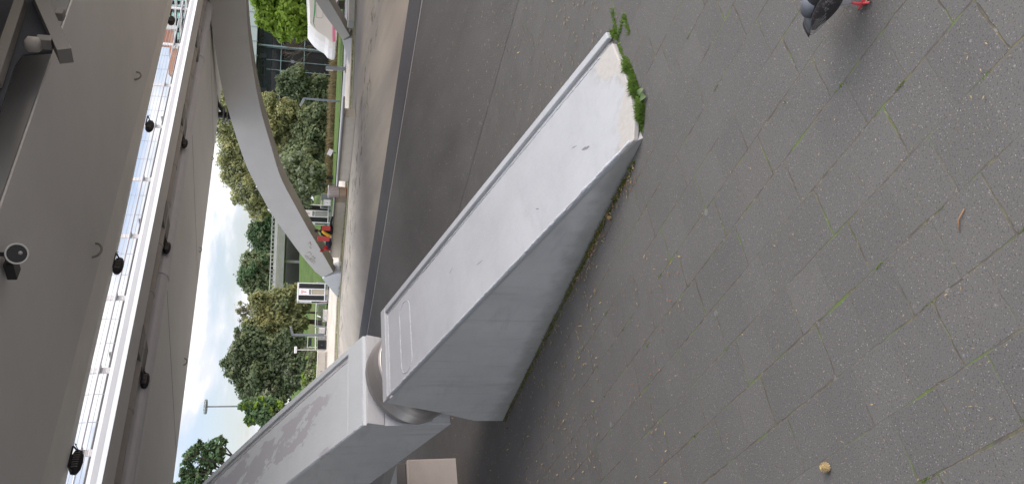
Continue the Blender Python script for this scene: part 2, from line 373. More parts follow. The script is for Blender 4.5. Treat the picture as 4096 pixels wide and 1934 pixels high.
simple('boat_grey',(.10,.10,.11),.3,0,.05,2)
simple('boat_seam',(.55,.52,.49),.4,0,.05,2)
simple('bridge_concrete',(.52,.51,.49),.85,0,.25,.8)
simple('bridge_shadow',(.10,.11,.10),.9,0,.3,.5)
simple('dark_steel',(.035,.045,.047),.5,.3,.3,1)
simple('mullion',(.26,.33,.33),.5,.3,.15,2)
simple('roof_fascia',(.44,.50,.48),.4,0,.08,.5)
simple('roof_edge',(.74,.73,.70),.5,0,.05,.5)
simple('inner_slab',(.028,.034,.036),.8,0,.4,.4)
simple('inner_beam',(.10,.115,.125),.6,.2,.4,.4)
simple('lit_lamp',(.9,.85,.8),.5,0,0,1,em=(.55,.5,.55))
simple('terracotta',(.52,.27,.18),.9,0,.22,1.2)
simple('tower_white',(.72,.71,.69),.8,0,.08,.6)
simple('tower_turq',(.25,.60,.50),.3,0,.15,.8)
simple('tower_blueglass',(.22,.32,.34),.2,0,.2,.8)
simple('bark',(.05,.042,.03),.9,0,.3,4,.6,20)
simple('twig',(.12,.09,.065),.9,0,.25,3)
def mat_glass():
    m,t,b=newmat('facade_glass'); pos=t.new('ShaderNodeTexCoord').outputs['Object']
    b.inputs['Base Color'].default_value=(.012,.016,.018,1); b.inputs['Roughness'].default_value=.08; b.inputs['Specular IOR Level'].default_value=.5
    b.inputs['Alpha'].default_value=.55
mat_glass()
def mat_leaf(name,c1,c2,c3,rough=.6):
    m,t,b=newmat(name); g=t.new('ShaderNodeNewGeometry'); pos=g.outputs['Position']
    col=t.mix(g.outputs['Random Per Island'],c1,c2)
    col=t.mix(t.step(t.noise(pos,.5,3),.5,.62),col,c3)
    col=t.mix(.6,col,t.mix(t.noise(pos,1.1,2),c1,c2))
    t.set(b.inputs['Base Color'],col); b.inputs['Roughness'].default_value=rough
    b.inputs['Specular IOR Level'].default_value=.25
    tr=t.new('ShaderNodeBsdfTranslucent',i_Color=col)
    mx=t.new('ShaderNodeMixShader',i_0=.42,i_1=b.outputs[0],i_2=tr.outputs[0])
    t.set(t.n['Material Output'].inputs[0],mx.outputs[0])
mat_leaf('leaf_bright',(.14,.23,.025),(.30,.42,.06),(.22,.33,.04))
mat_leaf('leaf_willow',(.33,.35,.16),(.48,.48,.24),(.50,.45,.19))
mat_leaf('leaf_mid',(.16,.20,.10),(.30,.34,.175),(.24,.27,.13))
mat_leaf('leaf_dark',(.10,.14,.07),(.20,.245,.13),(.15,.19,.095))
mat_leaf('leaf_deep',(.075,.14,.065),(.17,.26,.12),(.12,.20,.09))
mat_leaf('leaf_olive',(.21,.23,.10),(.35,.36,.165),(.38,.33,.12))
mat_leaf('leaf_silver',(.24,.28,.185),(.40,.43,.29),(.32,.35,.22))
mat_leaf('leaf_pale',(.26,.26,.18),(.38,.36,.27),(.33,.30,.20))
mat_leaf('reed',(.22,.17,.09),(.33,.27,.15),(.16,.18,.07))
mat_leaf('blade',(.08,.16,.025),(.22,.33,.07),(.24,.27,.08))
mat_leaf('moss',(.09,.11,.02),(.19,.21,.05),(.22,.17,.07))
mat_leaf('litter',(.30,.22,.10),(.45,.38,.24),(.22,.20,.09))
simple('dead_leaf',(.26,.12,.05),.8,0,.4,90)
simple('cone_scale',(.30,.17,.09),.8,0,.35,90)
simple('cone_pale',(.42,.31,.15),.8,0,.35,90)
simple('plantain',(.10,.155,.06),.5,0,.25,40)
# ================================================================ THE GROUND
def sheet(name,pts,z,mat,th=None):
    mb=MB(); vs=[Vector((p[0],p[1],z)) for p in pts]; mb.add(vs,[tuple(range(len(vs)))])
    o=link(name,mb,mat); return setting(o)
def strip_uv(v0,v1,u0=-400,u1=700): # long strip parallel to the paving: v across, u along
    return [tuple((V36*a+U36*b)[:2]) for a,b in((v0,u0),(v0,u1),(v1,u1),(v1,u0))]
VK=(gnd(1541,900)).dot(V36); VS=gnd(1504,900).dot(V36)
sheet('ground',[(-900,-900),(900,-900),(900,1500),(-900,1500)],-.03,'sand')
sheet('pavement',strip_uv(-60,5.5,-80,300),0.,'pavers')
sheet('road',strip_uv(5.3,VS,-80,300),.002,'asphalt')
mb=MB(); o=V36*(VK-.05)-U36*20
mb.obox(o+Vector((0,0,-.05)),V36*.07,U36*140,Vector((0,0,.058))); setting(link('kerb',mb,'kerb_stone'))
sheet('road_edge',strip_uv(VK+.1,VS+.02,-80,300),.008,'dark_strip')
# pale stone walk beyond the sand, a weedy joint in front of it, a grey path behind
near=[(1470,-500),(1422,-200),(1411,150),(1405,311),(1392,600),(1378,860),(1362,1030),(1350,1200),(1341,1400),(1330,1700),(1318,2400)]
far=[(1430,-500),(1402,-200),(1393,150),(1387,311),(1366,600),(1348,860),(1331,1030),(1317,1200),(1304,1400),(1300,1600),(1290,2400)]
NP=[gnd(*p) for p in near]; FP=[gnd(*p) for p in far]
def band(name,A,B,z,mat):
    mb=MB(); n=len(A); vs=[Vector((p.x,p.y,z)) for p in A]+[Vector((p.x,p.y,z)) for p in B]
    mb.add(vs,[(i,i+1,n+i+1,n+i) for i in range(n-1)]); return setting(link(name,mb,mat))
mb=MB(); n=len(NP); vs=[Vector((p.x,p.y,.05)) for p in NP]+[Vector((p.x,p.y,.05)) for p in FP]+[Vector((p.x,p.y,-.03)) for p in NP]
mb.add(vs,[(i,i+1,n+i+1,n+i) for i in range(n-1)]+[(i,i+1,2*n+i+1,2*n+i) for i in range(n-1)]); setting(link('stone_path',mb,'pale_path'))
WA=[gnd(x+9,y) for x,y in near]; band('path_verge',WA,[p+(q-p)*.02 for p,q in zip(NP,FP)],-.012,'weed_strip')
GF=[gnd(x,y) for x,y in [(1402,-500),(1382,-200),(1377,150),(1372,311),(1352,600),(1336,860),(1325,1030),(1313,1200),(1300,1400),(1297,1600),(1288,2400)]]
band('path',FP,GF,-.004,'grey_path')
# lawn: flat on the right, rising into a bank on the left
mb=MB(); nx,ny=60,40
def lawn_z(x,y):
    t_=max(0,min(1,(y-73)/32.)); l=max(0,min(1,(8-x)/9.)); l=l*l*(3-2*l)
    return .0+2.9*t_*l+.25*math.sin(x*.21)*t_*l + .015*(y-45 if y>45 else 0)*.3
for j in range(ny+1):
    for i in range(nx+1):
        x=-95+190*i/nx; k=max(0,min(len(GF)-2,next((q for q in range(len(GF)-1) if GF[q].x>=x>=GF[q+1].x),0 if x>0 else len(GF)-2)))
        a,b=GF[k],GF[k+1]; tt=max(-.5,min(1.5,(x-a.x)/(b.x-a.x))); y0=a.y+(b.y-a.y)*tt
        if x>18: y0=GF[1].y-3
        y=y0+(150-y0)*(j/ny)**1.3; mb.v.append(Vector((x,y,lawn_z(x,y)+.0)))
for j in range(ny):
    for i in range(nx): a=j*(nx+1)+i; mb.f.append((a,a+1,a+nx+2,a+nx+1)); mb.mi.append(0)
setting(link('lawn',mb,'lawn',smooth=True))
sheet('terrain',[(-900,140),(900,140),(900,1500),(-900,1500)],.0,'lawn')
# ================================================================ NEAR ARCH
PH=math.radians(38); AX=Vector((-math.sin(PH),math.cos(PH),0)); AN=Vector((math.cos(PH),math.sin(PH),0)); E0=gnd(2010,1684)
def frame_thing(name,label,cat,group=None):
    o=thing(name,label,cat,E0,0,group); o.rotation_euler=(0,0,math.atan2(AX.y,AX.x)); return o
def LP(s,w,z): return Vector((s,-w,z))      # arch frame: local x along, local y = -across
WID=.82
def rib_top(s):      # curve of the arch's top edge
    if s<3.6: return 1.141+.494*(s-.02)-.0062*(s-.02)**2
    return 2.83+.36*(s-3.6)-.0175*(s-3.6)**2 if s<12 else 2.83+.36*8.4-.0175*8.4**2
def local_link(name,mb,mats,parent,**k):
    WLOC['_tmp_']=Vector((0,0,0)); keep=WLOC[parent.name]; WLOC[parent.name]=Vector((0,0,0))
    o=link(name,mb,mats,parent,**k); WLOC[parent.name]=keep; return o
# paint materials expect x along, y across: local y=-w, so flip with object-space copies
for nm in('arch_paint_foot','arch_paint_rib'):
    nt=MATS[nm].node_tree; tc=next(n for n in nt.nodes if n.type=='TEX_COORD')
    mp=nt.nodes.new('ShaderNodeMapping'); mp.inputs[3].default_value=(1,-1,1)
    tos=[l.to_socket for l in list(nt.links) if l.from_node==tc]
    nt.links.new(tc.outputs['Object'],mp.inputs[0])
    for s_ in tos: nt.links.new(mp.outputs[0],s_)
arch=frame_thing('bridge_arch','foreground grey steel arch leg rising from a sloping scuffed wedge foot','bridge arch')
def extr(mb,poly,w0,w1): # polygon in (s,z) extruded across
    mb.prism(poly,LP(0,w0,0),Vector((1,0,0)),Vector((0,0,1)),LP(0,w1-w0,0))
G=.028
ftop=lambda s:1.024+.333*(s+.37)
mb=MB(); 
body=[(-3.36,-.05),(-3.30,ftop(-3.30)-G),(-.37,ftop(-.37)-G),(-.194,.582),(-.016,.239),(0,-.05)]
mb.cur=1; extr(mb,body,.004,WID-.004)
foot=local_link('footing',mb,['arch_paint_foot','arch_side'],arch)
# top plates (with the groove left open), same part
def plate(mb,poly,z0,z1,bot=-G-.002): # poly in (s,w); z from slope function
    n=len(poly); vs=[LP(s,w,ftop(s)+bot) for s,w in poly]+[LP(s,w,ftop(s)) for s,w in poly]
    tr=tessellate_polygon([[Vector((p[0],p[1],0)) for p in poly]])
    mb.add(vs,[tuple(t_) for t_ in tr]+[tuple(i+n for i in t_[::-1]) for t_ in tr]+[(i,(i+1)%n,(i+1)%n+n,i+n) for i in range(n)])
mb=MB(); mb.cur=0
tipc=[(-3.30,.0),(-3.345,.10),(-3.36,.22),(-3.375,.36),(-3.37,.50),(-3.355,.70)]
plate(mb,[(-.50,0.),(-.50,.705)]+[(-.9-.5*i,.705) for i in range(5)]+tipc[::-1],0,0)
plate(mb,[(-.37,0),(-.37,WID),(-.445,WID),(-.445,0)],0,0)
plate(mb,[(-.449,.765),(-.449,WID),(-3.34,WID),(-3.34,.765)],0,0)
pl_=local_link('top_plate',mb,['arch_paint_foot'],foot,bevel=.006)
# weld beads: near top edge, groove edge, and a pill-shaped patch outline
mb=MB()
def bead(pts,r,surf=ftop,lift=.0):
    q=[]
    for (a,b) in zip(pts,pts[1:]):
        L=math.hypot(b[0]-a[0],b[1]-a[1]); n_=max(1,int(L/.02))
        for i in range(n_): 
            s_=a[0]+(b[0]-a[0])*i/n_; w_=a[1]+(b[1]-a[1])*i/n_
            q.append((s_,w_))
    q.append(pts[-1])
    mb.tube([LP(s_+random.uniform(-.002,.002),w_+random.uniform(-.0025,.0025),surf(s_)+lift) for s_,w_ in q],[r*random.uniform(.6,1.25) for _ in q],6)
bead([(-.45,.010),(-3.28,.010)],.0095)
bead([(-.52,.715),(-3.25,.70)],.005)
bead([(-.505,.02),(-.505,.70)],.005)
pill=[]
for i in range(25):
    a=PI*i/24; pill.append((-.79+.085*math.cos(a)*1.0,.56+.085*math.sin(a)))
for i in range(25):
    a=PI+PI*i/24; pill.append((-.79+.085*math.cos(a),.13+.085*math.sin(a)))
pill.append(pill[0]); bead(pill,.0035,lift=.001)
local_link('weld_bead',mb,['weld'],foot,smooth=True)
# dark rubbed scuffs on the sloping top
def scuff(s0,w0,L,wd,ang):
    ca,sa=math.cos(ang),math.sin(ang); q=[(-L/2,0),(-L*.3,wd*.5),(-.1*L,wd*.3),(.1*L,wd*.55),(L*.35,wd*.3),(L/2,0),(L*.2,-wd*.4),(-.2*L,-wd*.45)]
    pl_q=[(s0+a*ca-b*sa,w0+a*sa+b*ca) for a,b in q]; n=len(q)
    mb=MB(); mb.add([LP(a,b,ftop(a)+.0006) for a,b in pl_q],[tuple(range(n))]); local_link('scuff_mark',mb,['scuff_dark'],foot)
scuff(-2.98,.245,.075,.02,.5); scuff(-2.9,.33,.05,.006,.4); scuff(-1.85,.27,.09,.006,.15); scuff(-2.5,.2,.04,.008,.6); scuff(-1.5,.45,.06,.006,-.3)
# hinge: round bearing between footing and rib, axis along the arch
ad=Vector((.91,0,.40)).normalized()
cJ=LP(-.13,.41,.685)
def disc(mb,c,d,rs,n=96): # rs: list of (offset,r)
    mb.tube([c+d*o_ for o_,_ in rs],[r_ for _,r_ in rs],n)
mb=MB(); disc(mb,cJ,ad,[(-.17,.34),(-.075,.37),(-.03,.37)])
hinge=local_link('hinge',mb,['arch_paint'],arch,smooth=False,bevel=.006)
mb=MB(); disc(mb,cJ,ad,[(-.028,.385),(-.01,.395),(.045,.405),(.055,.405),(.16,.405)]); local_link('steel_ring',mb,['steel'],hinge,bevel=.004)
mb=MB(); disc(mb,cJ,ad,[(.065,.40),(.22,.39)]); local_link('dark_ring',mb,['steel_dark'],hinge,bevel=.003)
# rib
N_=26
ss=[.02]+[.02+ (14.-.02)*(i/N_)**1.15 for i in range(1,N_+1)]
dep=lambda s:.716+.05*min(s,8)
mb=MB()
top=[(s,rib_top(s)-.02) for s in ss]; bot=[(s+.066*max(0,1-s),rib_top(s)-dep(s)) for s in ss]
def ribsec(w0,w1,topfn,botfn,mat,s0=.02,s1=14.):
    mb.cur=mat; xs=[s for s in ss if s0<s<s1]; xs=[s0]+xs+[s1]
    n=len(xs); vs=[]
    for s in xs:
        vs+= [LP(s,w0,topfn(s)),LP(s,w1,topfn(s)),LP(s+.0,w1,botfn(s)),LP(s,w0,botfn(s))]
    fs=[(0,1,2,3),(4*(n-1),4*(n-1)+3,4*(n-1)+2,4*(n-1)+1)]
    for i in range(n-1):
        a=4*i
        for j in range(4): fs.append((a+j,a+(j+1)%4,a+4+(j+1)%4,a+4+j))
    mb.add(vs,fs)
ribsec(.004,WID-.004,lambda s:rib_top(s)-.024,lambda s:rib_top(s)-dep(s),1,.045)
# nose at the hinge end
mb.cur=1
extr(mb,[(.0449,.43),(.0449,rib_top(.045)-.024),(-.012,1.108),(.035,.972),(.0445,.965),(.0445,.60)],.006,WID-.006)
extr(mb,[(.0445,.435),(.0445,.595),(-.03,.575),(-.045,.45)],.02,WID-.02)
ribo=local_link('rib',mb,['arch_paint_rib','arch_side'],arch)
mb=MB(); 
def rplate(w0,w1,s0,s1): 
    ribsec(w0,w1,rib_top,lambda s:rib_top(s)-.027,0,s0,s1)
rplate(0,.69,.24,14.); rplate(.765,WID,.24,14.); rplate(0,WID,.018,.238)
# sloping nose plate
local_link('top_plate',mb,['arch_paint_rib'],ribo,bevel=.005)
mb=MB(); bead([(.25,.70),(6,.70)],.005,rib_top); bead([(.03,.01),(6,.01)],.005,rib_top); bead([(.03,.01),(.03,.81)],.004,rib_top)
local_link('weld_bead',mb,['weld'],ribo,smooth=True)
# ================================================================ FAR ARCHES
def far_arch(foot,head,tops,bots,label,tip=1.9,smax=30.,fscale=1.):
    a=math.radians(head); ax=Vector((math.sin(a),math.cos(a),0)); n=Vector((ax.y,-ax.x,0))   # n points to the far side
    if n.dot(foot-O)<0: n=-n
    o=thing('bridge_arch',label,'bridge arch',foot); 
    prof=lambda L:[((q-foot).dot(ax),q.z) for q in (pln(*p,foot,n) for p in L)]
    T=sorted(prof(tops)); B=sorted(prof(bots))
    def ip(L,s):
        if s<=L[0][0]: return L[0][1]
        for (a_,b_) in zip(L,L[1:]):
            if s<=b_[0]: return a_[1]+(b_[1]-a_[1])*(s-a_[0])/(b_[0]-a_[0])
        (a_,b_)=L[-3],L[-1]; k=(b_[1]-a_[1])/(b_[0]-a_[0]); ds=s-b_[0]
        return b_[1]+k*ds-.012*ds*ds
    s0=T[0][0]; sb=B[0][0]; smt=[]
    xs=[s0+ (smax-s0)*i/60 for i in range(61)]
    # smooth the surveyed outline
    sm=lambda L,s:sum(ip(L,s+d) for d in(-.6,-.3,0,.3,.6))/5 if s>s0+.9 else ip(L,s)
    mb=MB(); vs=[]; W_=n*.82
    tp=[foot+ax*s+Vector((0,0,sm(T,s))) for s in xs]; bt=[]
    for s in xs:
        s2=s+(sb-s0)*max(0,1-(s-s0)/2.); bt.append(foot+ax*s2+Vector((0,0,sm(B,max(s2,sb)))))
    for p,q in zip(tp,bt): vs+=[p,p+W_,q+W_,q]
    m=len(xs); 
    mb.add(vs,[(0,1,2,3),(4*m-4,4*m-1,4*m-2,4*m-3)])
    for i in range(m-1):
        for j in range(4):
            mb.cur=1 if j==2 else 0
            mb.f.append((4*i+j,4*i+(j+1)%4,4*i+4+(j+1)%4,4*i+4+j)); mb.mi.append(mb.cur)
    link('rib',mb,['arch_far','arch_far_under'],o)
    zt=T[0][1]; mb=MB(); zb=-.03
    poly=[(s0-.12,zt*1.0),(s0-.12-tip*1.15,0.),(s0-.12-tip*1.2,zb),(sb-.15,zb),(sb-.12,.12)]
    mb.prism(poly,foot+n*.0,ax,Vector((0,0,1)),W_); link('footing',mb,'arch_paint',o,bevel=.02)
    mb=MB(); d=Vector((ax.x,ax.y,.4)).normalized(); c=foot+ax*((s0+sb)/2-.1)+n*.41+Vector((0,0,zt*.62))
    mb.tube([c-d*.2,c,c+d*.25],[.3,.33,.33],20); link('hinge',mb,'steel_dark',o)
    return o
topsB=[(837,0),(843,86),(858,190),(875,288),(892,374),(918,460),(947,553),(973,633),(1001,700),(1022,736),(1082,851),(1145,938),(1203,1018),(1260,1085),(1289,1108)]
botsB=[(984,0),(990,115),(1004,230),(1022,345),(1047,460),(1082,576),(1117,700),(1134,736),(1191,840),(1238,926),(1284,1001),(1333,1087)]
archB=far_arch(gnd(1362,1107),142,topsB,botsB,'long grey steel arch across the sand with its foot beside the occupied bench',tip=1.7)
archC=far_arch(gnd(1411,150),142,[(1200,-95),(1261,0),(1285,43),(1330,102),(1371,158)],[(1268,-75),(1315,0),(1349,57),(1375,103),(1399,144)],'short visible end of grey steel arch in front of the white boat',tip=1.5,smax=12)
aB=math.radians(142); nf=Vector((math.cos(aB),-math.sin(aB),0)); fB=gnd(1362,1107); nf=nf if nf.dot(O-fB)>0 else -nf
for pts in ([(1222,1012),(1238,1006),(1246,1016),(1232,1026),(1220,1020),(1226,1036),(1244,1032)],[(1236,1040),(1252,1022),(1258,1034),(1248,1048),(1240,1038),(1262,1030)],[(1232,974),(1240,966),(1244,980),(1236,988),(1246,992)],[(1228,1028),(1262,1046),(1252,1054)]):
    mb=MB(); mb.tube([pln(x,y,fB+nf*.004,nf) for x,y in pts],.014,5); link('graffiti_stroke',mb,'graffiti',archB,smooth=True)
# ================================================================ DECK
aB=math.radians(142); axB=Vector((math.sin(aB),math.cos(aB),0)); nB=Vector((-axB.y,axB.x,0))
qs=pln(925,490,gnd(1362,1107),nB); DV=ray(1160,-1858).normalized(); WV=DV.cross(Vector((0,0,1))).normalized(); NV=WV.cross(DV)
DB=Vector((qs.x,qs.y,5.5))
def D(s,w,h): return DB+DV*s+WV*w+NV*h
S0,S1=-48.,42.
def dbar(mb,w0,w1,h0,h1,s0=S0,s1=S1): mb.obox(D(s0,w0,h0),DV*(s1-s0),WV*(w1-w0),NV*(h1-h0))
# far deck: main box soffit, service trough, white fascia
dk=thing('footbridge_deck','farther bridge deck with white fascia and two pipes in its brown underside','bridge deck',DB)
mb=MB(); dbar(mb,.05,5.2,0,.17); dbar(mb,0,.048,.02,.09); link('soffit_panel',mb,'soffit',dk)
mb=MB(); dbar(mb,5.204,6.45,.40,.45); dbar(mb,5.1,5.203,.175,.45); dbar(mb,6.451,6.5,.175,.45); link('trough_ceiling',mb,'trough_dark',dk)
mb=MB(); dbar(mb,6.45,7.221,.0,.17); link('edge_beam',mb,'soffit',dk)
mb=MB(); mb.prism([(7.30,-.015),(7.298,-.01),(7.06,.27),(7.00,.27),(7.0,.172),(7.222,.172),(7.222,-.015)],D(S0,0,0),WV,NV,DV*(S1-S0)); link('fascia',mb,'fascia_paint',dk)
# the two pipes
mb=MB(); mb.tube([D(S0,6.12,.13),D(S1,6.12,.13)],.16,16)
for k in range(60): s=S0+k*1.5+.4; mb.tube([D(s,6.12,.13),D(s+.05,6.12,.13)],.172,16)
link('pipe',mb,'pipe_brown',dk,smooth=False)
mb=MB(); mb.tube([D(S0,5.52,.05),D(S1,5.52,.05)],.2,18)
for k in range(9): s=S0+k*10+3; mb.tube([D(s,5.52,.05),D(s+.12,5.52,.05)],.22,18)
link('pipe',mb,'pipe_grey',dk)
# bracket plates across the trough, just where lamps hang
def dpos(x,y,w=None,h=0.):   # s,w on soffit plane
    q=pln(x,y,D(0,0,h),NV)-DB; return q.dot(DV),q.dot(WV)
trough_l=[(741,574),(672,991),(585,1520)]
br_s=[dpos(x,y)[0] for x,y in [(790,170),(741,550),(672,960),(585,1490)]]+[-24.5,-28]
for s in br_s:
    mb=MB(); dbar(mb,5.21,6.46,-.02,.05,s-.35,s+.35); dbar(mb,5.21,6.46,.05,.5,s-.36,s-.32); link('bracket_plate',mb,'brace_paint',dk)
# hairline joints across the soffit
for s in(-2.4,-9.5,-16,-23):
    mb=MB(); mb.obox(D(s,.05,-.004),DV*.012+Vector((0,0,0)),WV*5.1+DV*1.6,NV*.01); link('joint',mb,'trough_dark',dk)
# near deck
nd=thing('footbridge_deck','nearer bridge deck overhead, wide brown box with a paler lip','bridge deck',D(-25,11,0))
mb=MB(); cs=[(S0,13.0),(-22,13.22),(-18.3,13.62),(-10,14.3),(S1,17)]
vs=[]; 
for s,w in cs: vs+=[D(s,9.98,0),D(s,w,0),D(s,w,1.3),D(s,9.98,1.3)]
fs=[(0,1,2,3),(16,19,18,17)]
for i in range(4):
    for j in range(4): fs.append((4*i+j,4*i+(j+1)%4,4*i+4+(j+1)%4,4*i+4+j))
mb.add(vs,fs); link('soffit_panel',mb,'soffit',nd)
mb=MB(); vs=[]
for s,w in cs: vs+=[D(s,w+.002,.02),D(s,w+.03,.02),D(s,w+.03,1.5),D(s,w+.002,1.5)]
mb.add(vs,fs); link('web_plate',mb,'web_grey',nd)
WP=D(0,13.85,0)
def wpt(x,y,off=0.): return pln(x,y,WP+WV*off,WV)
mb=MB(); q=[wpt(x,y) for x,y in((40,-60),(120,-60),(133,0),(215,160),(208,215),(95,225),(60,270),(-20,520),(-80,400),(-80,-60))]
mb.prism([((a-WP).dot(DV),(a-WP).dot(NV)) for a in q],WP,DV,NV,WV*.02); link('shaded_hollow_panel',mb,'void_dark',nd)  # flat dark panel on the web, its colour painted as a shaded hollow
mb=MB(); dbar(mb,9.93,9.978,.03,.5); link('joint_gap',mb,'trough_dark',nd)
mb=MB(); ns=8
LH=.24; lipw=sorted(dpos(x,y,h=LH) for x,y in((690,0),(577,500),(485,939),(362,1476),(262,1934))); lipw=[(S0,lipw[0][1]-.1)]+lipw+[(S1,lipw[-1][1]+.3)]
vs=[]
for s,w in lipw:
    vs+=[D(s,9.928,.03),D(s,w+.45*(9.928-w),.09),D(s,w,LH),D(s,w,.75),D(s,9.928,.75)]
fs=[(0,1,2,3,4),tuple(30+i for i in(4,3,2,1,0))]
for i in range(6):
    for j in range(5): fs.append((5*i+j,5*i+(j+1)%5,5*i+5+(j+1)%5,5*i+5+j))
mb.add(vs,fs); link('edge_lip',mb,'lip_paint',nd)
# hollow beyond the box: cross bracing, higher plate, unseen beam added to block light
mb=MB(); dbar(mb,12.5,17.2,1.62,1.7,-40,4); dbar(mb,17.0,17.2,.7,1.6,-40,4); link('deck_plate_light_block',mb,'deck_inner',nd)
def brace(a,b,wd):
    mb=MB(); mb.bar(a,b,wd,wd*.8); link('cross_brace',mb,'brace_paint',nd)
def pz(x,y,h): return pln(x,y,D(0,0,h),NV)
brace(wpt(262,225,.12),wpt(140,-45,.16),.17); brace(wpt(82,20,.08),wpt(-22,330,.10),.13)
brace(D(-24,13.5,.7),D(-27.5,15.5,.7),.24); brace(D(-12,14.2,.4),D(-14.5,15.5,.4),.2)
c_=wpt(190,190,.10); mb=MB(); mb.obox(c_-DV*.06-NV*.06,DV*.12,WV*.12,NV*.15); bx_=link('bracket_box',mb,'brace_paint',nd,bevel=.01)
c_=wpt(132,178,.16); mb=MB(); mb.tube([c_+NV*.07,c_+NV*.04,c_-NV*.05,c_-NV*.08],[.05,.085,.08,.05],18); link('bearing_pot',mb,'pipe_brown',bx_,smooth=True)
c_=wpt(247,78,.1); mb=MB(); mb.obox(c_-DV*.05-NV*.03,DV*.13,WV*.10,NV*.09); link('bracket_box',mb,'brace_paint',nd,bevel=.01)
# bearing strut on arch B
bs=thing('bearing_post','dark steel bearing standing on the arch and touching the deck edge','bridge bearing',qs+Vector((0,0,-.05)))
q2=qs+nB*.4; ztop=D(0,0,0).z
mb=MB(); mb.tube([q2+Vector((0,0,-.1)),q2+Vector((0,0,.14))],.17,16); mb.tube([q2+Vector((0,0,.2)),q2+Vector((0,0,.62))],.13,16); link('post',mb,'black_metal',bs)
mb=MB(); mb.box(q2+Vector((0,0,.17)),(.62,.5,.05)); mb.box(q2+Vector((0,0,.32)),(.66,.5,.05)); link('bearing_plate',mb,'steel_dark',bs)
mb=MB(); mb.bar(q2+Vector((0.05,0,.3)),q2+Vector((.55,-.35,.62)),.12); mb.bar(q2+Vector((.55,-.35,.60)),q2+Vector((.72,-.5,.62)),.07,.16); link('side_arm',mb,'black_metal',bs)
# little drip hooks under both decks
def hook(x,y,sz,lab):
    s,w=dpos(x,y); mb=MB(); sz*=.7; c=D(s,w,0)
    pts=[c+DV*(sz*.5*math.cos(a))-NV*(sz*.35*math.sin(a)) for a in [PI*i/8 for i in range(9)]]
    mb.tube(pts,sz*.06,7); o=link('lifting_eye',mb,'brace_paint',None,origin=c); tag(o,lab,'lifting eye','lifting eyes under the bridge')
for a in [(541,303,.38,'small curved eye under the nearer deck, nearest the brick tower'),(374,1000,.42,'curved eye under the nearer deck between the round lamp and pale lip'),(840,115,.3,'tiny eye under the farther deck where it passes over the grey arch'),(846,634,.3,'tiny eye at the deck edge just left of the bearing post'),(797,998,.32,'small eye at the farther deck edge above the blue patch of sky'),(735,1445,.34,'small eye at the farther deck edge above the light mast')]: hook(*a)
# ================================================================ RAILING on the far deck
rl=thing('railing','steel railing with thin wires standing on the white fascia of the farther deck','railing',D(-10,7.6,.6))
RW=7.02; ph=.85
def hz(x,y): return (pln(x,y,D(0,RW+.05,0),WV)-DB).dot(NV)
post_px=[(710,29),(682,173),(650,335),(612,500),(569,712),(522,939),(470,1186),(407,1476),(334,1806)]
psl=sorted((pln(x,y,D(0,RW+.05,0),WV)-DB).dot(DV) for x,y in post_px)
ds=(psl[-1]-psl[0])/(len(psl)-1)
posts=[psl[0]-ds*k for k in(4,3,2,1)]+psl+[psl[-1]+ds*k for k in range(1,10)]
H1,H2,HT,H3=hz(549,939),hz(537,939),hz(521,939),hz(503,939)
for s in posts:
    mb=MB(); mb.obox(D(s-.06,RW,.272),DV*.12,WV*.025,NV*ph)
    link('post',mb,'rail_pale',rl)
    mb=MB(); mb.obox(D(s-.09,RW+.027,HT-.02),DV*.18,WV*.03,NV*.035); link('rail_clip',mb,'rail_metal',rl)
mb=MB(); mb.tube([D(posts[0],RW+.08,HT),D(posts[-1],RW+.08,HT)],.019,10); link('tube_rail',mb,'rail_metal',rl)
mb=MB(); mb.tube([D(posts[0],RW+.0,1.14),D(posts[-1],RW+.0,1.14)],.022,10); link('handrail',mb,'rail_metal',rl)
for hh in(H1,H2,H3,H3+.075,H3+.15,H3+.225,H3+.3,H3+.375):
    mb=MB(); mb.tube([D(posts[0],RW+.05,hh),D(posts[-1],RW+.05,hh)],.0045,6); link('wire',mb,'rail_metal',rl)
for a,b in zip(posts,posts[1:]):
    for f_ in(.34,.68): s=a+(b-a)*f_; mb=MB(); mb.bar(D(s,RW+.045,.27),D(s,RW+.045,1.1),.008); link('rung_wire',mb,'rail_metal',rl)
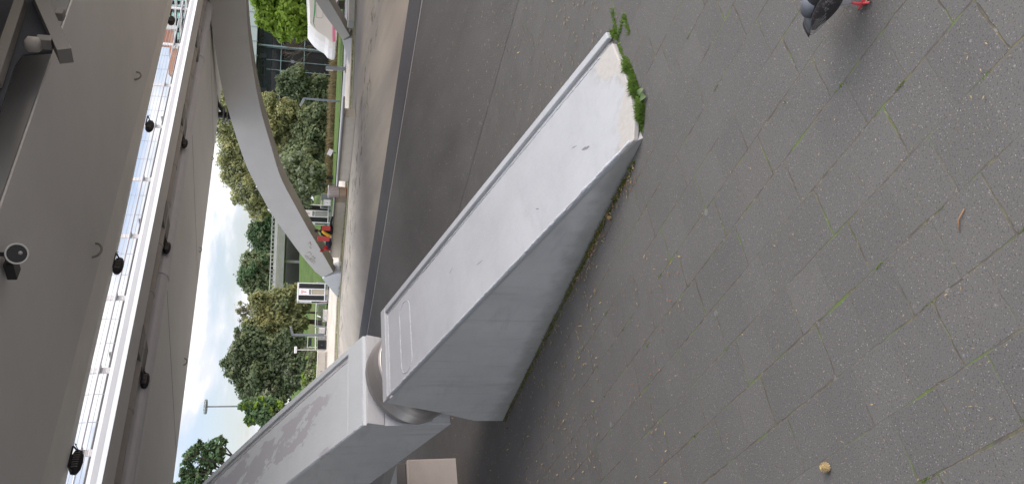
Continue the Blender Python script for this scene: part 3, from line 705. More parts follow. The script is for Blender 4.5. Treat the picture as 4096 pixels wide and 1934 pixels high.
# ================================================================ FLOODLIGHTS
def flood(name,c,sc,label,fwd,cat='floodlight',up=NV):
    o=thing(name,label,cat,c,0,'floodlights under the bridge'); 
    f=Vector(fwd).normalized(); x=f.cross(up).normalized()
    mb=MB(); rot=Matrix((x,f,up)).transposed()
    prof=[(-.5,.02),(-.46,.22),(-.3,.36),(0,.42),(.25,.38),(.42,.26),(.5,.04)]
    pts=[c+x*(a*sc) for a,_ in prof]; 
    k=len(mb.v)
    n=14
    for (a,r_) in prof:
        for j in range(n):
            t_=2*PI*j/n; mb.v.append(c+x*(a*sc)+f*(r_*.42*sc*math.cos(t_))+up*(r_*.52*sc*math.sin(t_)))
    for i in range(len(prof)-1):
        for j in range(n): mb.f.append((i*n+j,i*n+(j+1)%n,(i+1)*n+(j+1)%n,(i+1)*n+j)); mb.mi.append(0)
    link('housing',mb,'black_metal',o,smooth=True)
    mb=MB(); 
    for q in(-.42,.42): mb.bar(c+x*q*sc,c+x*q*sc+WV*.36*sc+up*.12*sc,.04*sc)
    mb.bar(c+x*-.42*sc+WV*.36*sc+up*.12*sc,c+x*.42*sc+WV*.36*sc+up*.12*sc,.05*sc); link('bracket',mb,'black_metal',o)
    mb=MB(); mb.tube([c+x*.46*sc,c+x*.6*sc+WV*.12*sc+up*.1*sc,c+x*.56*sc+WV*.3*sc+up*.1*sc,c+x*.42*sc+WV*.42*sc],.013*sc,6); link('cable',mb,'black_metal',o)
    mb=MB(); 
    for q in range(-3,4): mb.box(c+x*q*.09*sc-f*.14*sc,(.02*sc,.1*sc,.2*sc),rot); 
    link('cooling_fins',mb,'steel_dark',o)
    return o
labs=['black floodlight hanging at the pale lip in front of the brick tower','black floodlight at the pale lip, second one down from the brick tower','black floodlight at the pale lip level with the big round lamp','black floodlight at the pale lip nearest the bottom edge of the photo']
for (x,y),lb in zip([(686,84),(599,505),(473,1062),(305,1846)],labs):
    s,w=dpos(x,y,h=.1); flood('floodlight',D(s,w,.1),.40,lb,-WV)
labs=['black lamp on the first pipe bracket below the tower','black lamp hanging on the pipe bracket midway along the farther deck','black lamp hanging on the pipe bracket nearest the bottom of the photo']
for (x,y),lb in zip(trough_l,labs):
    s,w=dpos(x+4,y,h=-.1); flood('floodlight',D(s,w,-.06),.38,lb,-WV)
s,w=dpos(38,1015,h=-.15); c=D(s,w,-.2)
o=thing('round_lamp','big round lamp with a white rim under the nearer deck at the picture edge','lamp',c)
tc=(O-c).normalized(); tc=(tc+Vector((0,0,-.25))+WV*.1).normalized()
r_=33*(c-O).length/FPX
mb=MB(); mb.tube([c+tc*.02,c+tc*.05],[r_,r_],28); mb.tube([c-tc*.14,c+tc*.02],[r_*.8,r_*.97],24); link('housing',mb,'black_metal',o)
mb=MB(); 
ux=tc.cross(Vector((0,0,1))).normalized(); uy=ux.cross(tc)
ring=[c+tc*.055+(ux*math.cos(2*PI*i/36)+uy*math.sin(2*PI*i/36))*r_ for i in range(37)]; mb.tube(ring,r_*.09,8,False); link('rim',mb,'panel_white',o,smooth=True)
mb=MB(); mb.tube([c+tc*.051,c+tc*.056],[r_*.92,r_*.90],28); lz=link('lens',mb,'lens_glass',o)
mb=MB(); mb.ell(c+tc*.06-ux*r_*.1-uy*r_*.3,(r_*.2,r_*.2,r_*.2)); link('bulb',mb,'silver_box',lz,smooth=True)
s2,w2=dpos(58,1062,h=-.1); mb=MB(); mb.obox(D(s2-.08,w2-.12,-.12),DV*.16,WV*.2,NV*.09); link('ballast_box',mb,'black_metal',o,bevel=.01)
mb=MB(); mb.bar(c-tc*.05,D(s2,w2,-.03),.05); mb.bar(c-tc*.1+ux*.0,c-tc*.1+Vector((0,0,.3)),.04); link('bracket',mb,'black_metal',o)
# ================================================================ BENCHES (concrete block with a dark slab seat)
def bench(c0,u,L,wd,h,over,label,mat='concrete_wall',slab=True,back=.35,tilt=True,sth=.07):
    u=Vector(u).normalized(); v=Vector((u.y,-u.x,0)); 
    if v.dot(c0-O)<0: v=-v
    o=thing('bench' if slab else 'concrete_block',label,'bench' if slab else 'block',c0,0)
    mb=MB(); mb.obox(c0+Vector((0,0,-.03)),u*L,v*wd,Vector((0,0,h+.03))); link('base',mb,mat,o,bevel=.012)
    if slab: mb=MB(); mb.obox(c0-u*over-v*.10+Vector((0,0,h+.002)),u*(L+2*over),v*(wd+.1+back),Vector((0,0,sth))); link('seat_slab',mb,'slab_dark',o,bevel=.008)
    return o
UB=(-math.sin(math.radians(36)),math.cos(math.radians(36)),0)
a=gnd(1419,471); b=gnd(1393,726); bench(a,b-a,(b-a).length,.5,.435,.35,'long empty concrete bench with a dark slab seat before the reeds')
a=gnd(1383,812); b=gnd(1360,1031); b2=bench(a,b-a,(b-a).length,.5,.50,.5,'concrete bench with a dark slab seat where two people sit')
a=gnd(1822,1828); U3=Vector(UB); V3=Vector((-U3.y,U3.x,0))
o=thing('bench','big pale concrete bench end with a dark slab at the bottom edge of the photo','bench',a)
mb=MB(); mb.obox(a+Vector((0,0,-.03)),U3*4.5,V3*1.6,Vector((0,0,.56))); link('base',mb,'concrete_near',o,bevel=.02)
mb=MB(); mb.obox(a+V3*.03+U3*.04+Vector((0,0,.532)),U3*4.4,V3*1.6,Vector((0,0,.10))); link('seat_slab',mb,'slab_dark',o,bevel=.008)
mb=MB(); mb.obox(a+V3*.5+U3*.4+Vector((0,0,.635)),U3*4.2,V3*1.6,Vector((0,0,.12))); link('top_block',mb,'concrete_near',o,bevel=.02)
a=gnd(1418,88); u=(gnd(1424,-140)-a).normalized(); v=Vector((u.y,-u.x,0)); v=v if v.dot(a)>0 else -v
o=thing('concrete_block','plain grey concrete block beside the arch foot under the white boat','block',a); mb=MB(); mb.obox(a,u*5.,v*.6,Vector((0,0,.27))); link('base',mb,'panel_grey',o,bevel=.01)
mb=MB(); mb.obox(a+u*.02-v*.002+Vector((0,0,.272)),u*5.,v*.6,Vector((0,0,.04))); link('coping',mb,'silver_box',o)
# ================================================================ PEOPLE AND BAGS on the second bench
def skin_body(name,joints,edges,parent,mat,loc):
    me=bpy.data.meshes.new(name); me.from_pydata([tuple(Vector(j[0])) for j in joints],edges,[]); o=bpy.data.objects.new(name,me); C.objects.link(o)
    me.materials.append(MATS[mat])
    md=o.modifiers.new('k','SKIN')
    for i,j in enumerate(joints):
        sv_=me.skin_vertices[0].data[i]; r=j[1]; sv_.radius=(r,r) if not isinstance(r,tuple) else r; sv_.use_root=(i==0)
    md.use_smooth_shade=True; sb=o.modifiers.new('s','SUBSURF'); sb.levels=1; sb.render_levels=1
    o.parent=parent; return o
def person(pos,rz,joint_fn,label,parts):
    o=thing('person',label,'person',pos,rz); joint_fn(o); return o
seat=b2
bz=.58
def seat_pt(x,y): # point on the slab top behind pixel
    return gnd(x,y,bz)
pA=seat_pt(1331,925); pA=Vector((pA.x,pA.y,bz))
PA=thing('person','person in a black jacket with a yellow vest sitting on the bench with dark hair','person',pA,0)
J=[((0,0,.10),.15),((0,0,.30),.16),((0,.0,.50),.17),((0,0,.60),.07),((.0,-.02,.66),.055),
   ((-.19,0,.53),.07),((-.25,-.02,.28),.05),((-.12,-.20,.16),.04),((-.05,-.26,.15),.03),
   ((.19,0,.53),.07),((.26,-.04,.30),.05),((.15,-.2,.17),.04),((.08,-.27,.15),.03),
   ((-.1,-.02,.08),.095),((-.16,-.32,.12),.07),((-.05,-.40,.06),.05),((.05,-.42,.04),.04),
   ((.12,-.02,.08),.095),((.40,-.14,.10),.07),((.66,-.05,.06),.05),((.75,-.06,.04),.04)]
Ed=[(0,1),(1,2),(2,3),(3,4),(2,5),(5,6),(6,7),(7,8),(2,9),(9,10),(10,11),(11,12),(0,13),(13,14),(14,15),(15,16),(0,17),(17,18),(18,19),(19,20)]
skin_body('clothed_body',J,Ed,PA,'cloth_black',pA)
def head(parent,c,hairm,skinm='skin',cap=None,face=-1):
    mb=MB(); mb.ell(c,(.078,.095,.115),nu=16,nv=12); mb.ell(Vector(c)+Vector((0,face*.095,-.01)),(.014,.02,.02),nu=8,nv=6)
    for s_ in(-1,1): mb.ell(Vector(c)+Vector((s_*.08,0,-.005)),(.012,.022,.03),nu=8,nv=6)
    h=local_link('head',mb,skinm,parent,smooth=True)
    for s_ in(-1,1): mb=MB(); mb.ell(Vector(c)+Vector((s_*.03,face*.088,.015)),(.012,.008,.006),nu=8,nv=6); local_link('eye',mb,hairm,h,smooth=True)
    mb=MB(); mb.ell(Vector(c)+Vector((0,face*.088,-.05)),(.025,.008,.007),nu=8,nv=6); local_link('mouth',mb,hairm,h,smooth=True)
    mb=MB(); mb.ell(Vector(c)+Vector((0,-face*.015,.03)),(.088,.10,.10),nu=16,nv=12); local_link('hair' if not cap else 'cap',mb,cap or hairm,parent,smooth=True)
    if cap: mb=MB(); mb.ell(Vector(c)+Vector((0,face*.12,.05)),(.07,.07,.015)); local_link('cap_peak',mb,cap,parent,smooth=True)
head(PA,(0,-.02,.76),'hair')
mb=MB(); mb.tube([(.0,.15,.52),(-.1,.17,.40),(-.19,.12,.22),(-.22,.03,.08)],[.05,.07,.08,.05],10); mb.tube([(.02,-.16,.5),(-.08,-.19,.36),(-.18,-.16,.18)],[.05,.06,.06],10); local_link('yellow_vest',mb,'cloth_yellow',PA,smooth=True)
def hand(parent,c,d,m='skin'):
    c=Vector(c); d=Vector(d).normalized(); x=d.cross(Vector((0,0,1))).normalized(); mb=MB(); mb.ell(c,(.04,.045,.018),nu=10,nv=7)
    for k,(o_,L) in enumerate(((-.028,.06),(-.010,.075),(.010,.07),(.028,.055))): mb.tube([c+x*o_+d*.03,c+x*o_+d*(.03+L*.6)-Vector((0,0,.006)),c+x*o_+d*(.03+L)-Vector((0,0,.022))],[.009,.008,.006],6)
    mb.tube([c-x*.03,c-x*.055+d*.025,c-x*.05+d*.05],[.011,.009,.007],6); local_link('hand',mb,m,parent,smooth=True)
hand(PA,(-.03,-.29,.15),(.4,-1,0)); hand(PA,(.05,-.30,.15),(-.3,-1,0))
pB=seat_pt(1326,985); pB=Vector((pB.x,pB.y,bz))
PB=thing('person','crouched person in a red cap with a dark coat over the legs','person',pB,0)
J=[((.05,0,.10),.14),((-.02,-.02,.24),.15),((-.12,-.04,.36),.14),((-.18,-.06,.43),.06),((-.21,-.07,.46),.05),
   ((-.10,-.2,.35),.06),((.0,-.3,.22),.045),((.1,-.34,.14),.035),((-.14,.12,.35),.06),((-.2,.1,.16),.045),((-.22,.0,.05),.035),
   ((.12,-.08,.1),.1),((.38,-.2,.22),.08),((.36,-.32,.06),.055),((.3,-.38,.04),.045),((.16,.06,.1),.1),((.38,.02,.16),.08),((.44,-.2,.06),.055),((.42,-.3,.04),.045)]
Ed=[(0,1),(1,2),(2,3),(3,4),(2,5),(5,6),(6,7),(2,8),(8,9),(9,10),(0,11),(11,12),(12,13),(13,14),(0,15),(15,16),(16,17),(17,18)]
skin_body('clothed_body',J,Ed,PB,'cloth_red',pB)
head(PB,(-.26,-.09,.52),'hair',cap='cloth_red')
mb=MB(); mb.ell((.16,-.02,.16),(.30,.24,.17),nu=16,nv=10,dent=.08); local_link('dark_coat',mb,'cloth_navy',PB,smooth=True)
mb=MB(); mb.ell((-.10,-.08,.14),(.11,.12,.12),dent=.08); local_link('mauve_bundle',mb,'cloth_mauve',PB,smooth=True)
PA.scale=(1,-1,1); PB.scale=(.9,-.9,.9)
hand(PB,(.14,-.36,.12),(1,-.3,0)); hand(PB,(-.22,-.03,.03),(-.6,-.6,0))
def redbag(x0,x1,y0,y1,dpt,label):
    c=seat_pt(1333,(y0+y1)/2); Dm=math.hypot(c.x,c.y); h=(x1-x0)*Dm/FPX; w=(y1-y0)*Dm/FPX; base=at(x1,(y0+y1)/2,Dm)
    base.z=max(base.z,bz); o=thing('delivery_bag',label,'bag',base,0,'red bags on the bench')
    mb=MB(); mb.obox(base+Vector((-w/2,0,0)),Vector((w,0,0)),Vector((0,dpt,0)),Vector((0,0,h))); link('bag_body',mb,'bag_red',o,bevel=.02)
    mb=MB(); mb.obox(base+Vector((-w/2-.008,-.008,h*.86)),Vector((w+.016,0,0)),Vector((0,dpt+.016,0)),Vector((0,0,h*.04))); link('lid_seam',mb,'bin_red',o)
    mb=MB(); mb.tube([base+Vector((-.06,0,h+.0)),base+Vector((-.05,0,h+.04)),base+Vector((.05,0,h+.04)),base+Vector((.06,0,h))],.01,6); link('handle',mb,'cloth_black',o)
redbag(1289,1322,904,922,.3,'small square red bag to the right of the person in the black jacket')
redbag(1272,1318,946,964,.3,'tall red bag standing between the two seated people')
# litter bin
bp=gnd(1387,769); bh=70*math.hypot(bp.x,bp.y)/FPX; br=.27
o=thing('litter_bin','round striped wire litter bin with a yellow lower basket at the end of the bench','litter bin',bp)
mb=MB(); mb.tube([bp+Vector((0,0,.02)),bp+Vector((0,0,.36))],[br*.80,br*.86],24); link('lower_basket',mb,'bin_yellow',o,smooth=False)
mb=MB(); mb.tube([bp+Vector((0,0,.362)),bp+Vector((0,0,bh-.04))],[br*.86,br],24); link('liner_bag',mb,'silver_box',o)
mb=MB()
for k in range(20):
    a=2*PI*k/20; d=Vector((math.cos(a),math.sin(a),0)); mb.bar(bp+d*br*.84,bp+d*(br*1.05)+Vector((0,0,bh)),.022)
link('wire_bars',mb,'bin_stripe',o)
for z_ in(.03,.36): 
    mb=MB(); mb.tube([bp+Vector((0,0,z_))+Vector((math.cos(2*PI*i/24),math.sin(2*PI*i/24),0))*br*.92 for i in range(25)],.014,6,False); link('hoop',mb,'bin_red',o)
mb=MB(); mb.tube([bp+Vector((0,0,bh))+Vector((math.cos(2*PI*i/24),math.sin(2*PI*i/24),0))*br*1.07 for i in range(25)],.026,6,False); link('rim',mb,'silver_box',o)
# ================================================================ KIOSKS
def kiosk(c,ang,label,sidebit):
    o=thing('ticket_kiosk',label,'kiosk',c,ang,'ticket kiosks'); w=1.55;dp=.75;h=2.42
    L=lambda *a,**k:local_link(*a,**k)
    mb=MB(); 
    for x_ in(-w/2,w/2-.07): 
        for y_ in(0,dp-.07): mb.obox((x_,y_,0.12),(.07,0,0),(0,.07,0),(0,0,h-.12))
    mb.obox((-w/2-.02,-.02,h),(w+.04,0,0),(0,dp+.04,0),(0,0,.11)); mb.obox((-w/2+.07,.0,.28),(w-.14,0,0),(0,.05,0),(0,0,.07))
    mb.obox((-.29,-.004,.28),(.06,0,0),(0,.06,0),(0,0,h-.28)); mb.obox((.23,-.004,.28),(.06,0,0),(0,.06,0),(0,0,h-.28))
    L('frame',mb,'white_frame',o,bevel=.01)
    for x_ in(-w/2+.075,.295): mb=MB(); mb.obox((x_,.012,.36),(.40,0,0),(0,.03,0),(0,0,h-.42)); L('dark_panel',mb,'panel_black',o)
    mb=MB(); mb.obox((-.225,.0,1.36),(.45,0,0),(0,.03,0),(0,0,h-1.38)); sp=L('sign_panel',mb,'panel_white',o)
    mb=MB(); mb.obox((-.15,-.006,2.16),(.30,0,0),(0,.005,0),(0,0,.035)); mb.obox((-.15,-.006,2.08),(.27,0,0),(0,.005,0),(0,0,.03))
    mb.prism([(-.045,1.80),(.015,1.80),(.05,2.08),(-.01,2.08)],(0,-.006,0),(1,0,0),(0,0,1),(0,.005,0)); L('letter_t',mb,'sign_red',sp)
    mb=MB(); mb.obox((-.20,-.008,1.42),(.40,0,0),(0,.006,0),(0,0,.16)); L('black_plate',mb,'panel_black',sp)
    for k in range(5): mb=MB(); mb.obox((-.16+k*.07,-.0105,1.47),(.035,0,0),(0,.0022,0),(0,0,.06)); L('plate_mark',mb,'panel_white',sp)
    mb=MB(); mb.obox((-.222,.02,.05),(.444,0,0),(0,.4,0),(0,0,1.28)); L('counter_board',mb,'panel_tan' if sidebit else 'panel_grey',o)
    # left side
    mb=MB(); mb.obox((-w/2+.01,.09,1.35),(.02,0,0),(0,dp-.18,0),(0,0,1.0)); L('side_panel',mb,'panel_white',o)
    mb=MB(); mb.obox((-w/2+.01,.09,.36),(.02,0,0),(0,dp-.18,0),(0,0,.96)); L('side_dark_panel',mb,'panel_black',o)
    mb=MB(); mb.obox((-w/2+.05,.45,.05),(w-.1,0,0),(0,.05,0),(0,0,h-.1)); L('back_panel',mb,'panel_grey',o)
    mb=MB(); mb.obox((-w/2,0,0),(w,0,0),(0,dp,0),(0,0,.05)); mb.obox((-w/2+.1,.1,.04),(w-.2,0,0),(0,dp-.2,0),(0,0,.22)); L('plinth',mb,'panel_grey',o)
    if sidebit:
        mb=MB(); mb.prism([(-.16,0.05),(.16,0.05),(.12,.5),(0,.75),(-.12,.5)],(-w/2-.03,.42,0),(0,1,0),(0,0,1),(.03,0,0)); L('pink_banner',mb,'pale_pink',o)
    return o
k1=at(1316,1168,66); k1.z=0.02; k2=at(1327,857,66); k2.z=0.0
an=lambda p:math.atan2(-p.x,p.y)+math.radians(14)
kiosk(k1,an(k1),'white ticket kiosk with a tan board, standing alone left of the arch foot',True)
kiosk(k2,an(k2),'white framed ticket kiosk with black panels behind the bench and the seated people',False)
# ================================================================ LAMPS AND POSTS
def lamp_at(bx,by,tx,ty,D_,label,arm=None,th=.11,name='street_lamp'):
    b_=at(bx,by,D_); t_=at(tx,ty,D_); t_.x=b_.x;t_.y=b_.y
    o=thing(name,label,'street lamp',b_)
    mb=MB(); mb.bar(b_,t_,th,th*.7,(0,1,0)); link('pole',mb,'lamp_metal',o,bevel=.01)
    if arm:
        e=at(arm[0],arm[1],D_-.3); mb=MB(); mb.bar(t_+Vector((0,0,-.04)),e,th*.9,th*.9); link('lamp_head',mb,'lamp_metal',o,bevel=.01)
        d=(e-t_).normalized(); mb=MB(); mb.bar(t_+d*.1+Vector((0,0,-.11)),e-d*.05+Vector((0,0,-.06)),th*.6,.02); link('light_strip',mb,'panel_white',o)
    return o
lamp_at(1360,406,1213,400,55,'grey street lamp with a bent head before the yellow-green willow',(1201,424),.13)
lamp_at(1298,1339,1168,1337,65,'grey street lamp with a bent head before the biggest dark tree',(1163,1306),.17)
b_=at(1386,276,46); t_=at(1303,273,46)
o=thing('bollard_light','thick grey light post on the pale path in front of the glass building','bollard light',b_)
mb=MB(); mb.obox(b_+Vector((-.1,-.1,0)),(.2,0,0),(0,.2,0),Vector((t_.x-b_.x,0,t_.z-b_.z))); link('pole',mb,'lamp_metal',o,bevel=.015)
mb=MB(); mb.box(b_+Vector((0,0,.02)),(.42,.3,.10)); link('base_plate',mb,'lamp_metal',o)
mb=MB(); mb.obox(t_+Vector((-.105,-.105,-.4)),(.21,0,0),(0,.21,0),(0,0,.38)); link('light_window',mb,'silver_box',o)
b_=at(1300,1398,64); t_=at(1188,1396,64); t_.x=b_.x;t_.y=b_.y
o=thing('street_lamp','thin post with a small white panel on top beside the dark box','street lamp',b_)
mb=MB(); mb.tube([b_,t_],.035,8); link('pole',mb,'silver_box',o)
mb=MB(); mb.box(t_+Vector((0,-.02,.1)),(.52,.12,.18),Matrix.Rotation(.35,3,'X')); link('panel_head',mb,'panel_white',o,bevel=.01)
b_=at(1310,1288,60); b_=at(1305,1285,62); t_=at(1280,1268,62)
o=thing('small_spotlight','small white spotlight on a tilted stalk in front of the mesh fence','spotlight',b_)
mb=MB(); mb.tube([b_,t_],.025,7); link('stalk',mb,'fence_mesh',o)
mb=MB(); mb.bar(t_+Vector((.02,0,-.05)),at(1268,1261,62),.13,.09); link('spot_head',mb,'panel_white',o,bevel=.01)
# light mast with ring head
b_=at(1230,1619,110); t_=at(826,1618,110); t_.x=b_.x;t_.y=b_.y
o=thing('light_mast','tall thin mast with a ring-shaped lamp head against the clouds','light mast',b_)
mb=MB(); mb.tube([b_,t_],[.16,.09],10); link('mast_pole',mb,'lamp_metal',o)
mb=MB(); rr=26*t_.y/FPX
for zz_ in(0,.18): mb.tube([t_+Vector((0,0,zz_))+Vector((math.cos(2*PI*i/24),math.sin(2*PI*i/24),0))*rr for i in range(25)],.06,7,False)
for i in range(8):
    d=Vector((math.cos(2*PI*i/8),math.sin(2*PI*i/8),0)); mb.bar(t_,t_+d*rr,.06)
ringo=link('ring_head',mb,'lamp_metal',o)
for i in range(12):
    d=Vector((math.cos(2*PI*i/12),math.sin(2*PI*i/12),0)); mb=MB(); mb.box(t_+d*rr+Vector((0,0,.12)),(.14,.14,.2)); link('lamp_unit',mb,'silver_box',ringo)
# thin sign posts near reeds
for (xb,y,xt,D_,lb) in((1338,738,1280,50,'thin dark post among the reeds right of the striped bin'),(1345,611,1335,56,'short leaning pale plate in the reeds')):
    b_=at(xb,y,D_); t_=at(xt,y,D_); o=thing('marker_post',lb,'post',b_)
    mb=MB(); mb.bar(b_,Vector((b_.x,b_.y,t_.z)),.05); link('pole',mb,'dark_steel',o)
    if y==611: mb=MB(); mb.box(Vector((b_.x,b_.y-.05,t_.z+.25)),(.45,.04,.3),Matrix.Rotation(.4,3,'Y')); link('plate',mb,'silver_box',o)
    else: mb=MB(); mb.box(Vector((b_.x,b_.y,t_.z)),(.12,.06,.06)); link('cap',mb,'dark_steel',o)
# fence with mesh, between the kiosks and leftwards
def fence_run(pts,label,group='park fences'):
    P_=[at(x,y,D_) for x,y,D_ in pts]; 
    b0=Vector((P_[0].x,P_[0].y,0)); o=thing('fence',label,'fence',b0,0,group)
    for a,b in zip(P_,P_[1:]):
        mb=MB(); mb.bar(a,b,.09,.07); link('top_rail',mb,'panel_white',o)
        a0=Vector((a.x,a.y,.0)); b0_=Vector((b.x,b.y,.0)); n_=max(2,int((b-a).length/1.8))
        mb=MB(); mb.bar(a+Vector((0,0,-.16)),b+Vector((0,0,-.16)),.04); mb.bar(a0+Vector((0,0,.12)),b0_+Vector((0,0,.12)),.04); link('lower_rail',mb,'rail_metal',o)
        for k in range(n_+1):
            q=a.lerp(b,k/n_); mb=MB(); mb.bar(Vector((q.x,q.y,0)),q,.06); link('post',mb,'rail_metal',o)
        mb=MB(); d=(b-a); m_=int(d.length/.13)
        for k in range(m_):
            q=a.lerp(b,k/m_); mb.bar(Vector((q.x,q.y,.14)),q+Vector((0,0,-.2)),.03)
        link('mesh_panel',mb,'fence_mesh',o)
fence_run([(1268,1128,70),(1261,1304,70)],'white-topped mesh fence in front of the lawn behind the kiosk standing alone')
fence_run([(1262,1308,69),(1261,1412,69)],'white-topped fence behind the street lamp and the dark box')
fence_run([(1286,944,68),(1284,990,68)],'short stretch of white-topped fence seen above the people on the bench')
fence_run([(1287,775,66),(1283,832,66)],'short rail fence between the striped bin and the kiosk')
# boxes by the fence
def boxy(x0,x1,y0,y1,D_,mat,name,label,cat,dp=.5,lid=None):
    c=at(x1,(y0+y1)/2,D_); h=(x1-x0)*D_/FPX; w=(y1-y0)*D_/FPX; c.z=max(0,c.z); o=thing(name,label,cat,c)
    mb=MB(); mb.obox(c+Vector((-w/2,0,0)),(w,0,0),(0,dp,0),(0,0,h)); link('box_body',mb,mat,o,bevel=.03)
    mb=MB(); mb.obox(c+Vector((-w/2-.02,-.02,h+.002)),(w+.04,0,0),(0,dp+.04,0),(0,0,.05)); link('lid',mb,lid or mat,o,bevel=.01)
    mb=MB(); mb.obox(c+Vector((-w/2+.06,-.012,h*.15)),(w-.12,0,0),(0,.01,0),(0,0,h*.03)); mb.obox(c+Vector((-.02,-.012,h*.5)),(.04,0,0),(0,.01,0),(0,0,h*.2)); link('door_seam',mb,'fence_mesh',o); return o
boxy(1276,1306,1362,1396,64,'panel_black','waste_container','black box-shaped container between the street lamp and the thin white-topped post','container')
boxy(1279,1300,1312,1332,63,'silver_box','utility_box','bright silver box right of the street lamp base','utility box')
boxy(1276,1306,1340,1360,66,'panel_grey','utility_box','pale grey box just left of the street lamp','utility box')
boxy(1296,1310,1240,1285,63,'silver_box','stone_seat','low pale seat block in front of the mesh fence','seat')
boxy(1272,1306,1408,1560,62,'concrete_wall','garden_wall','pale stone wall under the bright shrubs, behind the arch leg','wall',dp=.35,lid='panel_white')
boxy(1300,1324,800,822,60,'silver_box','utility_box','shiny round-edged silver box left of the striped bin','utility box')
boxy(1290,1330,778,800,61,'fence_mesh','utility_box','dark cabinet behind the striped bin','utility box')
# bike-rack like hoop frame
a=at(1262,1346,71); b=at(1262,1388,71); zt=at(1230,1367,71).z
o=thing('hoop_frame','thin rounded metal frame with a dark plate on the lawn behind the fence','sign frame',a)
mb=MB(); mb.tube([Vector((a.x,a.y,.2)),Vector((a.x,a.y,zt)),Vector((b.x-.05,b.y,zt)),Vector((b.x,b.y,zt-.15)),Vector((b.x,b.y,.2))],.035,7); link('hoop',mb,'silver_box',o)
mb=MB(); mb.obox(Vector((b.x+.12,b.y,zt-.35)),(a.x-b.x-.2,0,0),(0,.03,0),(0,0,.26)); link('dark_plate',mb,'dark_steel',o)
# ================================================================ BOAT
BD=47.
hull=[(1262,-260),(1266,-100),(1272,0),(1275,60),(1275,118),(1284,132),(1302,155),(1320,170),(1343,184),(1357,202),(1374,210),(1384,209),(1389,195),(1392,100),(1396,0),(1408,-260)]
bn=Vector((0.10,-1,0)).normalized(); bo=at(1350,100,BD)
HP=[pln(x,y,bo,bn) for x,y in hull]; hx=Vector((bn.y*-1,bn.x,0)).normalized()
o=thing('boat','white rounded boat bow with a low pink stripe and a green window stripe','boat',Vector((bo.x,bo.y,0)))
hp2=[((q-bo).dot(hx),q.z) for q in HP]
mb=MB(); n=len(hp2)
layers=[(0.,0.0,1.0),(-.0,.0,1.)]
def hullring(dep,shr,zs):
    cx=max(p[0] for p in hp2) if hp2[0][0]<hp2[5][0] else min(p[0] for p in hp2)
    return dep
# loft across the beam: centre section full, side sections drawn back from the bow
far_end=hp2[0][0]; bow=hp2[10][0]; sgn=1 if bow>far_end else -1
secs=[(0.,.55,.93),(.25,.22,.985),(.7,.05,1.),(1.2,0.,1.),(1.7,.05,1.),(2.15,.22,.985),(2.4,.55,.93)]
vs=[]
for d,back,zs in secs:
    for a_,z_ in hp2:
        dist=abs(bow-a_); pull=back*max(0,1-dist/3.)
        vs.append(bo+hx*(a_-sgn*pull)+(-bn)*d+Vector((0,0,z_*zs)))
fs=[]
for i in range(len(secs)-1):
    for j in range(n): fs.append((i*n+j,i*n+(j+1)%n,(i+1)*n+(j+1)%n,(i+1)*n+j))
tr=tessellate_polygon([[Vector((p[0],p[1],0)) for p in hp2]])
fs+=[tuple(t_) for t_ in tr]+[tuple(i+n*(len(secs)-1) for i in t_[::-1]) for t_ in tr]
mb.add(vs,fs); hl=link('hull',mb,'boat_white',o)
def on_hull(poly,mat,name,off=.012,par=None):
    q=[pln(x,y,bo,bn) for x,y in poly]; l=[((p-bo).dot(hx),p.z*.93) for p in q]
    l=[(a_-sgn*.55*max(0,1-abs(bow-a_)/3.),z_) for a_,z_ in l]
    mb=MB(); mb.prism(l,bo+bn*off,hx,Vector((0,0,1)),-bn*(off+.03)); return link(name,mb,mat,par or o)
on_hull([(1372,211),(1384,206),(1384,100),(1386,0),(1396,-260),(1382,-260),(1374,0),(1371,100),(1371,190)],'boat_pink','pink_stripe')
on_hull([(1378.5,150),(1380,150),(1380,0),(1389,-260),(1387,-260),(1378.5,0)],'boat_grey','stripe_line',.018)
on_hull([(1298,-200),(1296,0),(1293,60),(1288,110),(1290,124),(1297,140),(1298,140),(1292,124),(1292,110),(1298,62),(1301,0),(1303,-200)],'boat_green','green_stripe')
on_hull([(1301,62),(1301,92),(1322,96),(1332,90),(1332,30),(1301,30)],'boat_seam','window_frame',.016)
on_hull([(1303,64),(1303,90),(1320,94),(1330,88),(1330,32),(1303,32)],'boat_white','window_blind',.022)
on_hull([(1390,20),(1394,30),(1399,18),(1397,5)],'boat_grey','mooring_cleat',.05)
# ================================================================ ROAD BRIDGE far behind
def aty(x,y,D_): return pln(x,y,Vector((0,D_,0)),Vector((0,1,0)))
def pbox(mb,x0,x1,y0,y1,D_,dp,z0=None):   # box whose near face fills the px rectangle (x: height, y: across)
    a=aty(x1,y1,D_); b=aty(x1,y0,D_); hz=(x1-x0)*D_/FPX*1.02
    zb=(a.z+b.z)/2; u=Vector((b.x-a.x,b.y-a.y,0)); v=Vector((-u.y,u.x,0)).normalized()
    if z0 is not None: hz+=zb-z0; zb=z0
    mb.obox(Vector((a.x,a.y,zb)),u,v*dp,Vector((0,0,hz)))
rb=thing('road_bridge','white concrete bridge with a pale railing crossing behind the lawn','bridge',at(1190,1000,118))
mb=MB(); pbox(mb,1112,1138,800,1180,118,9); link('deck_beam',mb,'bridge_concrete',rb)
mb=MB(); pbox(mb,1097,1108,800,1180,117,.6); link('parapet_pipe',mb,'bridge_concrete',rb)
mb=MB(); pbox(mb,1083,1086,800,1180,117,.15); 
for k in range(24): pbox(mb,1086,1097,806+k*16,808.5+k*16,117,.15)
link('railing',mb,'silver_box',rb)
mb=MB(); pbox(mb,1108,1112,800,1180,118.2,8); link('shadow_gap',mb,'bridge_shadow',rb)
for y_ in(905,1046,1162): mb=MB(); pbox(mb,1138.5,1180,y_-5,y_+5,120,1.2,1.0); link('pier',mb,'bridge_concrete',rb)
